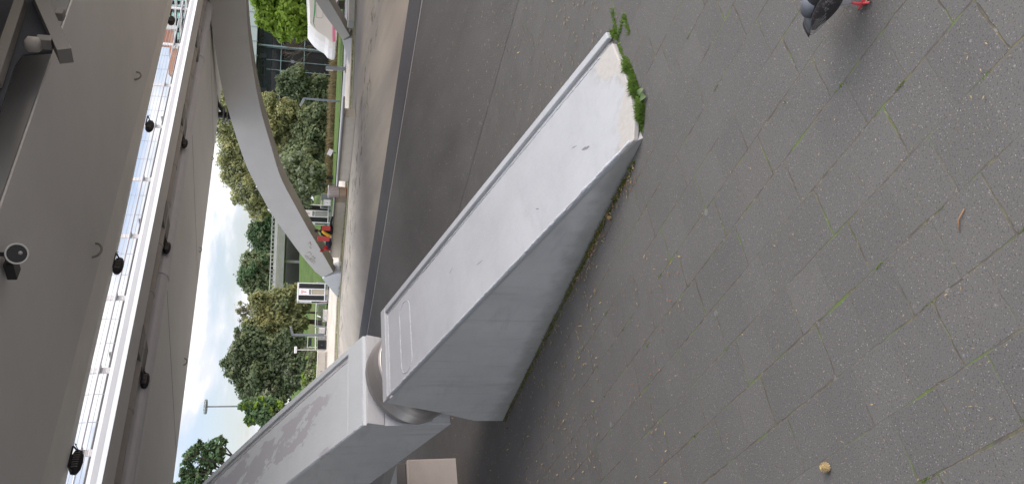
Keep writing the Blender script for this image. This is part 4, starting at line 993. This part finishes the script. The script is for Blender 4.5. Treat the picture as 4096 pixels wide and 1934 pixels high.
mb=MB(); pbox(mb,1139,1180,800,1180,128,1,.0); link('under_shade',mb,'bridge_shadow',rb)  # dark sheet standing in for the shade beneath the bridge
# ================================================================ GLASS BUILDING with steel trusses
GD=82.
gb=thing('glass_building','dark glass hall with a pale green roof edge and black steel trusses behind the trees','building',aty(1330,250,GD))
def gp(x0,x1,y0,y1,mat,name,D_=GD,dp=.4,z0=None,par=None):
    mb=MB(); pbox(mb,x0,x1,y0,y1,D_,dp,z0); return link(name,mb,mat,par or gb)
Y0,Y1=-330,480
gp(985,1031,Y0,Y1,'roof_fascia','roof_fascia',GD-1.2,14)
gp(973,984,Y0,190,'roof_edge','roof_edge',GD-.8,13)
for k in range(14): gp(985,1031,-300+k*58,-298+k*58,'mullion','fascia_joint',GD-1.24,.04)
gp(1031.5,1034,Y0,Y1,'dark_steel','eaves_beam',GD-1.1,.5)
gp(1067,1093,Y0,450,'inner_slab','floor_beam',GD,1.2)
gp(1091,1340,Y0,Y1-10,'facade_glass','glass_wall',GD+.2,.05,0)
for x_ in(1129,1222): gp(x_,x_+3,Y0,Y1-15,'mullion','mullion',GD-.05,.15)
for y_ in(-240,-120,-20,60,140,206,214,262,300,395): gp(1090,1340,y_,y_+2.2,'mullion','mullion',GD-.02,.15,0)
gp(1034,1340,205,211,'mullion','column',GD-.35,.3,0)
mb=MB()
yy=[-300,-250,-200,-150,-100,-50,0,40,75,100,138,165,190,225,262,300,330,360,395,430,460]
for i,(a_,b_) in enumerate(zip(yy,yy[1:])):
    p=aty(1035,a_,GD); q=aty(1067,b_,GD) ; p2=aty(1067,a_,GD); q2=aty(1035,b_,GD)
    if i%3==0: mb.bar(p,q,.07)
    elif i%3==1: mb.bar(p2,q2,.07)
    mb.bar(aty(1035,b_,GD),aty(1067,b_,GD),.09 if i%4 else .42)
for x_ in(1036,1045,1057): mb.bar(aty(x_,Y0,GD),aty(x_,460,GD),.06)
link('roof_truss',mb,'dark_steel',gb)
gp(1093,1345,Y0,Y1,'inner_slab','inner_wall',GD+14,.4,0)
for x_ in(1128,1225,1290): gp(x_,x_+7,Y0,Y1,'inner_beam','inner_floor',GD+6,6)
mb=MB()
for k in range(9):
    y_=-200+k*80; mb.bar(aty(1095,y_,GD+4),aty(1225,y_+60,GD+4),.25); mb.bar(aty(1225,y_+60,GD+4),aty(1100,y_+110,GD+4),.2); mb.bar(aty(1100,y_+30,GD+5),aty(1340,y_+30,GD+5),.3)
link('inner_truss',mb,'inner_beam',gb)
for (x_,y_) in((1165,242),(1165,250),(1174,268),(1298,256),(1296,292),(1299,304),(1116,282)): gp(x_,x_+12 if x_<1200 else x_+4,y_,y_+3,'lit_lamp','ceiling_light',GD+2,.1)
# ================================================================ BRICK TOWER
TD=142.
tw=thing('apartment_tower','stepped tower of brick panels with turquoise windows seen through the railing','building',aty(1270,60,TD))
steps=[(640,100,-420),(683,118,-420),(706,175,-420),(728,235,-420),(741,290,-420)]
X0=640
blocks=[(560,706,-420,112),(706,728,-420,190),(728,745,-420,262),(745,1110,-420,335)]
for i,(x0,x1,y0,y1) in enumerate(blocks): 
    mb=MB(); pbox(mb,x0,x1,y0,y1,TD,16,0 if i==3 else None); link('block',mb,'terracotta',tw)
    mb=MB(); pbox(mb,x0-2,x0+5,y0,y1+5,TD-.3,1.); pbox(mb,x0,x1,y1-9,y1+6,TD-.35,.8); link('white_trim',mb,'tower_white',tw)
mb=MB()
rows=[(600,612),(622,634),(644,656),(667,679),(689,701),(711,723),(733,743),(1040,1052)]
cols=[(-300,-270),(-240,-200),(-170,-120),(-90,-60),(-40,4),(18,30),(52,74),(84,112),(132,160),(190,215),(240,262),(282,300)]
rnd=random.Random(3)
for (a_,b_) in rows:
    for (c_,d_) in cols:
        lim=next((bl[3] for bl in blocks if bl[0]<=a_<bl[1]),335)
        if d_>lim-6: continue
        w_=MB(); pbox(w_,a_,b_,c_,d_,TD-.25,.3); f_=link('window',w_,'tower_turq' if rnd.random()<.62 else 'tower_blueglass',tw)
        w_=MB(); m_=(c_+d_)/2; pbox(w_,a_,b_,m_-1,m_+1,TD-.35,.1); link('mullion',w_,'tower_white',f_)
for x_ in(616,638,660,684,706.5,728.5): 
    w_=MB(); pbox(w_,x_-1.5,x_,-420,next((bl[3] for bl in blocks if bl[0]<=x_<bl[1]),100)-10,TD-.3,.4); link('floor_band',w_,'tower_white',tw)
# ================================================================ TREES
def leafcloud(mb,c,r,n,size,rng,flat=1.,droop=0):
    for _ in range(n):
        v=Vector((rng.gauss(0,1),rng.gauss(0,1),rng.gauss(0,1))).normalized()
        rad=(rng.random()**.45); bump=1+.22*math.sin(v.x*5+c.x)*math.sin(v.z*6+c.z)*math.cos(v.y*4)
        p=c+Vector((v.x*r[0],v.y*r[1],v.z*r[2]))*rad*bump
        s=size*rng.uniform(.6,1.35)
        nrm=(v+Vector((rng.uniform(-1,1),rng.uniform(-1,1),rng.uniform(-.3,1.2)))*.9).normalized()
        a=nrm.cross(Vector((rng.uniform(-1,1),rng.uniform(-1,1),rng.uniform(-1,1)))).normalized()
        if droop: a=(a*(1-droop)+Vector((0,0,-1))*droop).normalized()
        b=nrm.cross(a).normalized()*s*(.42 if not droop else .28); a=a*s*.62
        k=len(mb.v); mb.v+= [p-a,p+b*.9-a*.1,p+a,p-b*.9+a*.05]; mb.f.append((k,k+1,k+2,k+3)); mb.mi.append(mb.cur)
def tree(name,label,D_,lobes,mats,base,size_,dens=1.,group='park trees',trunk=.25,droop=0,cat='tree',seed=1,sub=13,depth=1.,limbs=True):
    size=size_*.64; rng=random.Random(seed); bx=at(base[0],base[1],D_); bx.z=max(0,lawn_z(bx.x,bx.y)-.1) if len(base)<3 else base[2]
    o=thing(name,label,cat,bx,0,group); mb=MB(); tb=MB(); cs=[]
    for (x,y,r) in lobes:
        R_=r*D_/FPX; c=at(x,y,D_+rng.uniform(-.4,.6)*R_*depth); R_*=1.08; cs.append((c,R_))
        for q in range(sub):
            d=Vector((rng.gauss(0,1),rng.gauss(0,1)*depth,rng.gauss(0,1))).normalized()*R_*rng.uniform(.3,1.0)
            rr=R_*rng.uniform(.22,.5); mb.cur=rng.choice(range(len(mats)))
            leafcloud(mb,c+d,(rr,rr,rr*.8),int(30*dens*(rr/size)**1.6)+18,size,rng,droop=droop)
        mb.cur=len(mats)-1 if dens>.7 else 0; leafcloud(mb,c,(R_*1.0,R_*.85,R_*1.0),int((34 if dens>.7 else 14)*dens*(R_/size)**1.6)+10,size*1.25,rng,droop=droop)
    link('crown',mb,mats,o)
    if trunk:
        top=sum((c for c,_ in cs),Vector())/len(cs); hub=Vector((bx.x+(top.x-bx.x)*.25,bx.y,bx.z+(top.z-bx.z)*.55))
        tb.tube([bx+Vector((0,0,-.2)),bx.lerp(hub,.5)+Vector((.05,0,0)),hub],[trunk*1.25,trunk,trunk*.75],9)
        for c,R_ in cs: 
            m_=hub.lerp(c,.5)+Vector((rng.uniform(-.2,.2),0,rng.uniform(.0,.4)))
            tb.tube([hub,m_,c],[trunk*.45,trunk*.28,trunk*.1],6)
        link('trunk',tb,'bark',o)
    return o
tree('broadleaf_tree','bright green leafy tree above the white boat',57,[(1110,20,85),(1062,40,45),(1180,50,85),(1120,-80,110),(1220,-60,90),(1230,40,55),(1150,105,52),(1088,85,42),(1215,112,42),(1250,105,35),(1040,-10,40),(1040,-90,60),(1240,-5,60)],['leaf_bright'],(1370,20),.36,1.0,seed=2)
tree('shrub','dark bushy shrub in front of the glass hall',78,[(1180,310,42),(1150,345,42),(1215,345,40),(1250,375,45),(1200,385,45),(1280,330,30),(1290,390,35)],['leaf_mid','leaf_dark'],(1330,350),.34,1.1,trunk=.12,seed=3,cat='shrub',depth=.6)
tree('willow_tree','yellow-green willow behind the grey street lamp',72,[(1080,420,48),(1060,470,40),(1120,470,52),(1090,530,55),(1150,520,50),(1170,440,38),(1200,480,48),(1130,590,50),(1190,560,52)],['leaf_willow','leaf_willow','leaf_olive'],(1335,480),.36,1.0,seed=4,droop=.25)
tree('willow_tree','low dark green tree along the reeds behind the long bench',70,[(1250,470,45),(1270,540,48),(1240,600,50),(1290,610,40),(1280,440,35),(1220,530,45),(1190,620,55),(1150,660,45),(1300,500,30)],['leaf_dark','leaf_mid'],(1340,530),.34,1.1,trunk=.15,seed=5,depth=.7)
tree('willow_tree','silvery green willow bush right of the kiosk behind the seated people',64,[(1160,660,50),(1190,710,52),(1220,660,45),(1240,730,45),(1170,760,38),(1215,790,40),(1270,690,35),(1275,745,32),(1140,700,40),(1140,780,30)],['leaf_silver','leaf_mid'],(1335,710),.34,1.0,trunk=.15,seed=6,droop=.35,depth=.7)
tree('willow_tree','tall pale green willow seen between the arch and the deck edge',92,[(895,480,45),(900,545,48),(890,400,40),(935,590,52),(905,640,38),(955,660,50),(925,710,38),(985,730,48),(960,780,36),(1010,800,42),(1035,850,32),(1000,640,60),(1040,720,55),(1060,790,45),(980,560,60),(1040,600,60),(900,330,50)],['leaf_willow','leaf_silver','leaf_willow'],(1330,640),.42,1.0,trunk=.4,seed=7,droop=.2)
tree('maple_tree','dark green round tree behind the white concrete bridge, nearest the willow',140,[(1050,880,42),(1030,930,40),(1080,940,45),(1040,980,45),(1080,1000,50),(1100,900,40)],['leaf_dark','leaf_deep'],(1220,930,0),.55,1.1,seed=8)
tree('maple_tree','dark green tree behind the white concrete bridge with a pointed crown top',132,[(1000,1040,38),(1020,1085,52),(985,1090,36),(1060,1060,48),(1000,1135,38),(1070,1120,50),(1045,1150,42),(1090,1160,45)],['leaf_deep','leaf_deep','leaf_mid'],(1220,1080,0),.55,1.15,seed=9)
tree('birch_tree','thin brownish treetop rising between the two big green trees',80,[(965,1230,24),(985,1250,30),(975,1280,22),(1010,1240,28),(1025,1270,30)],['leaf_pale','leaf_pale','leaf_olive'],(1290,1250),.26,.42,trunk=.1,seed=10,sub=5)
tree('willow_tree','olive green tree overhanging the kiosk standing alone',76,[(1000,1315,38),(1060,1335,50),(1130,1345,48),(1055,1230,50),(1030,1200,34),(1100,1200,48),(1150,1180,40),(1190,1165,30),(1110,1260,55),(1160,1240,48),(1205,1225,35),(1060,1290,50),(1130,1310,48),(1190,1290,42)],['leaf_olive','leaf_mid','leaf_olive'],(1275,1292),.36,1.1,trunk=.22,seed=11)
tree('willow_tree','biggest dark green tree left of the kiosks, standing taller than the rest',74,[(985,1345,40),(965,1400,42),(940,1450,40),(925,1485,28),(965,1500,46),(1020,1370,58),(1010,1440,62),(1020,1510,58),(1080,1400,60),(1080,1480,62),(1140,1380,52),(1140,1450,60),(1190,1380,42),(1200,1440,48),(990,1560,44),(1050,1570,52),(1110,1540,55),(1170,1510,50),(1100,1600,50)],['leaf_mid','leaf_dark','leaf_silver','leaf_dark'],(1270,1450),.38,1.15,trunk=.35,seed=12)
tree('broadleaf_tree','small yellow-green tree peeping over the foreground arch leg',58,[(985,1620,24),(1010,1650,28),(1035,1620,30),(1000,1675,20),(1050,1660,35),(1080,1630,40),(1100,1700,50)],['leaf_bright','leaf_deep'],(1250,1660,0),.3,.95,seed=13,trunk=.15)
tree('shrub','bright green shrubs behind the pale stone wall',66,[(1250,1420,22),(1255,1460,26),(1245,1500,28),(1262,1535,30),(1230,1530,25)],['leaf_bright','leaf_mid'],(1290,1470,0),.28,1.1,trunk=.06,seed=14,cat='shrub',depth=.6)
tree('broadleaf_tree','dark leafy tree at the bottom left corner of the sky, nearest of the trees',36,[(795,1790,26),(760,1820,26),(810,1835,32),(745,1865,24),(785,1880,34),(850,1790,28),(885,1765,20),(870,1820,35),(735,1905,20),(760,1925,30),(720,1945,26),(830,1890,45),(790,1950,45)],['leaf_deep','leaf_dark'],(1500,1900,0),.26,.55,seed=15,trunk=.2,sub=6)
# bare branches in front of the glass
rng=random.Random(5); bb=at(1335,150,70); o=thing('bare_bush','bare brown twiggy bush between the bright tree and the glass hall','shrub',bb)
mb=MB()
def branch(p,d,L,r,depth):
    e=p+d*L; m_=(p+e)/2+Vector((rng.uniform(-.1,.1),0,rng.uniform(-.1,.1)))*L*.4; mb.tube([p,m_,e],[r,r*.8,r*.55],5,False)
    if depth:
        for _ in range(3): 
            nd=(d+Vector((rng.uniform(-.7,.7),rng.uniform(-.4,.4),rng.uniform(-.5,.5)))).normalized(); branch(p.lerp(e,rng.uniform(.4,1)),nd,L*.68,r*.6,depth-1)
for y_ in(120,160,190): branch(at(1330,y_,70),Vector((rng.uniform(-.3,.3),0,1)).normalized(),2.1,.06,4)
link('branches',mb,'twig',o)
# reeds and grass clumps: nobody could count them
def tufts(name,label,cat,pts,h,n,mat,seed=1,spread=.5,w=.02,z=None,clump=False):
    rng=random.Random(seed); mb=MB()
    for (a,b) in zip(pts,pts[1:]):
        for _ in range(n):
            t_=rng.random(); p=a.lerp(b,t_)+Vector((rng.uniform(-1,1)*spread,rng.uniform(-1,1)*spread,0)); hh=h*rng.uniform(.4,1.15)*(1 if not clump else max(.12,.55+.6*math.sin(p.x*23+1)*math.sin(p.y*31)))
            l=Vector((rng.uniform(-.5,.5),rng.uniform(-.5,.5),1)).normalized()*hh; s=Vector((rng.uniform(-1,1),rng.uniform(-1,1),0)).normalized()*w*rng.uniform(.6,1.4)
            k=len(mb.v); mb.v+=[p-s,p+s,p+l*.6+s*.7+Vector((l.x,l.y,0))*.1,p+l+Vector((l.x,l.y,-hh*.1))*.5,p+l*.6-s*.7]; mb.f.append((k,k+1,k+2,k+3,k+4)); mb.mi.append(0)
    return stuff(link(name,mb,mat),label,cat)
rp=[at(x,y,67) for x,y in((1346,120),(1346,300),(1342,400),(1338,520),(1336,620),(1334,740),(1332,800))]
for p in rp: p.z=lawn_z(p.x,p.y)
tufts('reeds','dry brown reeds along the foot of the trees behind the benches','reeds',rp,.75,420,'reed',2,.8,.035)
rp=[gnd(x,y) for x,y in((1398,250),(1383,650))]
tufts('verge_grass','thin weeds growing along the front of the pale stone path','weeds',[gnd(x+4,y) for x,y in near[2:10]],.06,260,'moss',3,.25,.012)
# ================================================================ FOREGROUND PLANTS
Zp=Vector((0,0,.0))
tp=[gnd(x,y) for x,y in((2444,135),(2493,286),(2528,381),(2556,470),(2548,560))]
tp=[p-AX*.045 for p in tp]; tufts('grass_fringe','thick green grass growing along the tip of the arch foot','grass',[p-AX*.012 for p in tp[1:]],.055,950,'blade',4,.03,.0024,clump=True)
tufts('grass_fringe','thin yellowish weeds at the pointed far corner of the arch foot','grass',tp[:2],.028,260,'blade',14,.015,.003,clump=True)
tufts('grass_fringe','sparse yellow-green weeds just beyond the tip of the arch foot','grass',[gnd(x,y) for x,y in((2452,40),(2468,130),(2440,135),(2475,150),(2500,60),(2520,130))],.028,75,'blade',5,.014,.0028)
ml=[gnd(x,y) for x,y in((2525,590),(2480,690),(2430,780),(2385,850),(2355,900),(2330,930),(2290,1010),(2250,1080),(2190,1190),(2150,1260),(2100,1400),(2060,1560),(2018,1690))]
ml=[p-AN*.0 for p in ml]
ml=[E0+AX*((p-E0).dot(AX))-AN*.03 for p in ml]
tufts('moss_line','moss and dead grass along the base of the arch foot side','moss',ml,.024,75,'moss',6,.016,.004)
# joint weeds scattered in the paving joints
rng=random.Random(9); mb=MB()
for _ in range(260):
    v_=1.474+.1905*rng.randint(-22,6); u_=rng.uniform(.8,9); 
    if rng.random()<.35: u0=.145+.19*(rng.randint(5,44)); r_=math.floor((v_-1.474)/.1905+.01); u_=.19*(.76+.4*(r_+1))+.19*rng.randint(-40,40); v_+=rng.uniform(0,.19)
    p=V36*v_+U36*u_; 
    if p.y<.9 or p.y>9 or abs(p.x)>3.2: continue
    rel=p-E0
    if 0-.05<rel.dot(AN)<.9 and -3.45<rel.dot(AX)<.3: continue
    L=rng.choice((3,5,9)); along=U36
    for _k in range(L*2):
        q=p+along*rng.gauss(0,.012)+V36*rng.gauss(0,.002); l=Vector((rng.uniform(-.7,.7),rng.uniform(-.7,.7),1)).normalized()*rng.uniform(.004,.011); s=Vector((rng.uniform(-1,1),rng.uniform(-1,1),0)).normalized()*.0016
        k=len(mb.v); mb.v+=[q-s,q+s,q+l]; mb.f.append((k,k+1,k+2)); mb.mi.append(0)
stuff(link('joint_weeds',mb,'blade'),'tiny tufts of moss and grass in the paving joints','moss')
# litter of leaf bits and seeds on the dark road
rng=random.Random(11); mb=MB()
for _ in range(2600):
    if rng.random()<.86: x,y=rng.uniform(1500,2400),rng.uniform(0,1934)
    else: x,y=rng.uniform(1900,4096),rng.uniform(0,1934)
    if x<1900 and rng.random()<.3: y=rng.gauss(1000,240); x=rng.uniform(1520,1720)
    p=gnd(x,y); rel=p-E0
    if rel.y>20: continue
    if -.02<rel.dot(AN)<.85 and -3.4<rel.dot(AX)<.1: continue
    s=rng.uniform(.0015,.004) if p.y<4 else rng.uniform(.003,.011); a=Vector((rng.uniform(-1,1),rng.uniform(-1,1),rng.uniform(-.1,.3))).normalized()*s*1.6; b=a.cross(Vector((0,0,1))).normalized()*s*.5
    p.z=.010; k=len(mb.v); mb.v+=[p-a,p+b,p+a,p-b]; mb.f.append((k,k+1,k+2,k+3)); mb.mi.append(rng.choice((0,0,1)))
for _ in range(900):
    if rng.random()<.5:
        i=rng.randrange(len(ml)-1); p=ml[i].lerp(ml[i+1],rng.random())-AN*abs(rng.gauss(.02,.05)); s=rng.uniform(.003,.009)
    else: p=gnd(rng.uniform(1800,2750),rng.uniform(1000,1934)); s=rng.uniform(.003,.008)
    if -.02<(p-E0).dot(AN)<.85 and -3.4<(p-E0).dot(AX)<.1: continue
    a=Vector((rng.uniform(-1,1),rng.uniform(-1,1),rng.uniform(-.1,.4))).normalized()*s*1.5; b=a.cross(Vector((0,0,1))).normalized()*s*.5
    p.z=.011; k=len(mb.v); mb.v+=[p-a,p+b,p+a,p-b]; mb.f.append((k,k+1,k+2,k+3)); mb.mi.append(rng.choice((0,2,2,1)))
stuff(link('leaf_litter',mb,['litter','cone_pale','dead_leaf']),'scattered dry leaf bits and seeds on the ground','leaf litter')
# a broad-leaved weed at the tip
wc=gnd(2568,395); o=thing('plantain_weed','flat broad-leaved weed beside the grass at the arch tip','weed',wc)
for k,(an_,L) in enumerate(((3.9,.06),(4.7,.075),(5.6,.06))):
    d=Vector((math.cos(an_),math.sin(an_),0)); s_=Vector((-d.y,d.x,0)); mb=MB(); pts=[(0,.003,.006),(.3,.016,.022),(.6,.022,.026),(.85,.014,.016),(1,.001,.006)]
    for a_,w_,z_ in pts: mb.v+= [wc+d*L*a_-s_*w_+Vector((0,0,z_+.004)),wc+d*L*a_+Vector((0,0,z_)),wc+d*L*a_+s_*w_+Vector((0,0,z_+.004))]
    for i in range(4):
        for j in range(2): b_=i*3+j; mb.f.append((b_,b_+1,b_+4,b_+3)); mb.mi.append(0)
    link('leaf',mb,'plantain',o,smooth=True)
# pine cones
def cone(p,r,label,mat='cone_scale',g='small cones on the paving'):
    o=thing('pine_cone',label,'pine cone',p,0,g); mb=MB(); mb.ell(p+Vector((0,0,r*.8)),(r*.75,r*.7,r*.75)); link('core',mb,mat,o)
    mb=MB(); rg=random.Random(5)
    for i in range(9):
        th=PI*(i+.5)/9
        for j in range(int(10*math.sin(th))+2):
            ph=2*PI*(j+.5*(i%2))/(int(10*math.sin(th))+2); d=Vector((math.sin(th)*math.cos(ph),math.sin(th)*math.sin(ph),math.cos(th))); c=p+Vector((0,0,r*.8))+d*r*.72
            x_=d.cross(Vector((0,.1,1))).normalized(); y_=d.cross(x_); mb.add([c-x_*r*.2,c+x_*r*.2,c+d*r*.32+x_*r*.13+y_*r*.16,c+d*r*.32-x_*r*.13+y_*r*.16,c+d*r*.05+y_*r*.25],[(0,1,2,3),(3,2,4)])
    link('scales',mb,mat,o)
cone(gnd(2396,845),.013,'brown pine cone touching the moss at the base of the arch foot')
cone(gnd(2434,860),.012,'darker of the two small cones lying side by side on the paving')
cone(gnd(2444,870),.013,'paler of the two small cones lying side by side on the paving','cone_pale')
cone(gnd(3314,1866),.016,'lone straw-coloured cone on the paving near the bottom edge','cone_pale')
# twig
a=gnd(3862,835);b=gnd(3843,925); o=MB(); m_=gnd(3842,880); o.tube([a+Vector((0,0,.004)),m_+Vector((0,0,.007)),b+Vector((0,0,.004))],[.0016,.002,.0012],6)
tag(link('twig',o,'cone_scale',None,smooth=True,origin=m_),'thin curved tan twig lying on the paving','twig')
# ================================================================ PIGEON
simple('feather_dark',(.018,.018,.021),.55,0,.5,60); simple('feather_grey',(.11,.118,.135),.6,0,.15,60); simple('feather_pale',(.42,.41,.42),.7,0,.15,70)
simple('feather_edge',(.20,.19,.18),.7); simple('pigeon_pink',(.70,.10,.11),.5,0,.25,120,.3,300); simple('claw',(.03,.025,.025),.4); simple('neck_green',(.03,.07,.06),.3,.3,.4,60)
def mat_wing():
    m,t,b=newmat('feather_wing'); pos=t.new('ShaderNodeTexCoord').outputs['Object']
    base=t.mix(t.noise(pos,40,4),(.02,.018,.02),(.06,.052,.055))
    nn=t.noise(t.mapping(pos,(1,1,1)),75,3,.6,1.3); base=t.mix(t.m('MULTIPLY',t.step(t.m('ABSOLUTE',t.m('SUBTRACT',nn,.53)),.028,.008),t.step(t.noise(pos,22,3),.5,.6)),base,(.30,.27,.26))
    t.set(b.inputs['Base Color'],base); b.inputs['Roughness'].default_value=.55
mat_wing()
fp=gnd(3456,14); 
pg=thing('pigeon','dark speckled pigeon standing on one pink foot at the picture edge','pigeon',fp,math.radians(-55)); pg.scale=(1,1,1)
# local: +x forward, z up; built round the foot
def loft(mb,secs,n=18):
    for (c,rx,rz,_) in secs:
        c=Vector(c)
        for j in range(n):
            a=2*PI*j/n; mb.v.append(c+Vector((0,rx*math.cos(a),0))+Vector((-.25,0,1)).normalized()*rz*math.sin(a))
    for i in range(len(secs)-1):
        for j in range(n): mb.f.append((i*n+j,i*n+(j+1)%n,(i+1)*n+(j+1)%n,(i+1)*n+j)); mb.mi.append(0)
    mb.f.append(tuple(range(n))[::-1]); mb.f.append(tuple((len(secs)-1)*n+j for j in range(n))); mb.mi+=[0,0]
mb=MB(); loft(mb,[((-.085,0.02,.150),.008,.006,0),((-.07,0.02,.145),.026,.022,0),((-.035,0.02,.135),.044,.042,0),((.01,0.02,.128),.053,.054,0),((.055,0.02,.128),.052,.055,0),((.095,.02,.135),.040,.045,0),((.125,.02,.150),.027,.031,0),((.145,.02,.172),.019,.022,0),((.16,.02,.192),.019,.021,0),((.178,.02,.198),.014,.016,0),((.19,.02,.197),.005,.006,0)])
local_link('body',mb,'feather_dark',pg,smooth=True,sub=1)
for s_ in(-1,1):
    mb=MB(); loft(mb,[((.075,.02+s_*.040,.150),.006,.012,0),((.055,.02+s_*.052,.146),.010,.030,0),((.01,.02+s_*.056,.140),.010,.040,0),((-.04,.02+s_*.050,.132),.009,.036,0),((-.08,.02+s_*.034,.118),.006,.022,0),((-.11,.02+s_*.024,.108),.003,.009,0),((-.12,.02+s_*.020,.105),.001,.003,0)])
    wg=local_link('wing',mb,'feather_wing',pg,smooth=True,sub=1)
    mb=MB()
    for k in range(6): mb.tube([(.0-.012*k,.02+s_*(.064-.002*k),.150-.008*k),(-.06-.012*k,.02+s_*(.050-.003*k),.138-.006*k),(-.10-.008*k,.02+s_*(.036-.003*k),.130-.004*k)],[.0010,.0013,.0006],5)
    local_link('feather_edges',mb,'feather_edge',wg,smooth=True)
mb=MB(); loft(mb,[((-.05,.02,.145),.030,.012,0),((-.085,.02,.132),.028,.006,0),((-.120,.02,.118),.030,.004,0)]); tl=local_link('tail',mb,'feather_grey',pg,smooth=True)
mb=MB(); loft(mb,[((-.121,.02,.1178),.0305,.0042,0),((-.138,.02,.111),.031,.004,0),((-.142,.02,.1095),.026,.002,0)]); local_link('tail_band',mb,'feather_dark',tl,smooth=True)
mb=MB(); loft(mb,[((-.075,.02,.150),.024,.016,0),((-.045,.02,.150),.034,.030,0),((-.02,.02,.150),.036,.034,0)]); local_link('rump',mb,'feather_grey',pg,smooth=True)
mb=MB(); mb.tube([(.188,.02,.196),(.203,.02,.190),(.21,.02,.184)],[.005,.0035,.001],8); local_link('beak',mb,'claw',pg,smooth=True)
for s_ in(-1,1): mb=MB(); mb.ell((.172,.02+s_*.0145,.203),(.003,.002,.003),nu=8,nv=6); local_link('eye',mb,'pigeon_pink',pg,smooth=True)
for (yy_,xx_) in((-.003,-.0),(.045,.045)):
    mb=MB(); mb.tube([(xx_+.006,yy_,.112),(xx_+.004,yy_,.080),(xx_,yy_,.055),(xx_,yy_,.047)],[.024,.019,.0105,.006],12); local_link('thigh',mb,'feather_pale',pg,smooth=True)
    mb=MB(); mb.tube([(xx_,yy_,.050),(xx_-.003,yy_,.025),(xx_,yy_,.007)],[.0048,.0046,.0055],9)
    for a_,L in((.0,.036),(.75,.031),(-.75,.031),(PI,.020)): 
        d=Vector((math.cos(a_),math.sin(a_),0)); b0=Vector((xx_,yy_,.006)); mb.tube([b0,b0+d*L*.5+Vector((0,0,.002)),b0+d*L],[.0052,.0042,.0034],8)
    lg=local_link('leg',mb,'pigeon_pink',pg,smooth=True)
    mb=MB()
    for a_,L in((.0,.036),(.75,.031),(-.75,.031),(PI,.020)):
        d=Vector((math.cos(a_),math.sin(a_),0)); b0=Vector((xx_,yy_,.006)); mb.tube([b0+d*L,b0+d*(L+.006)-Vector((0,0,.003))],[.0026,.0006],6)
    local_link('claws',mb,'claw',lg,smooth=True)
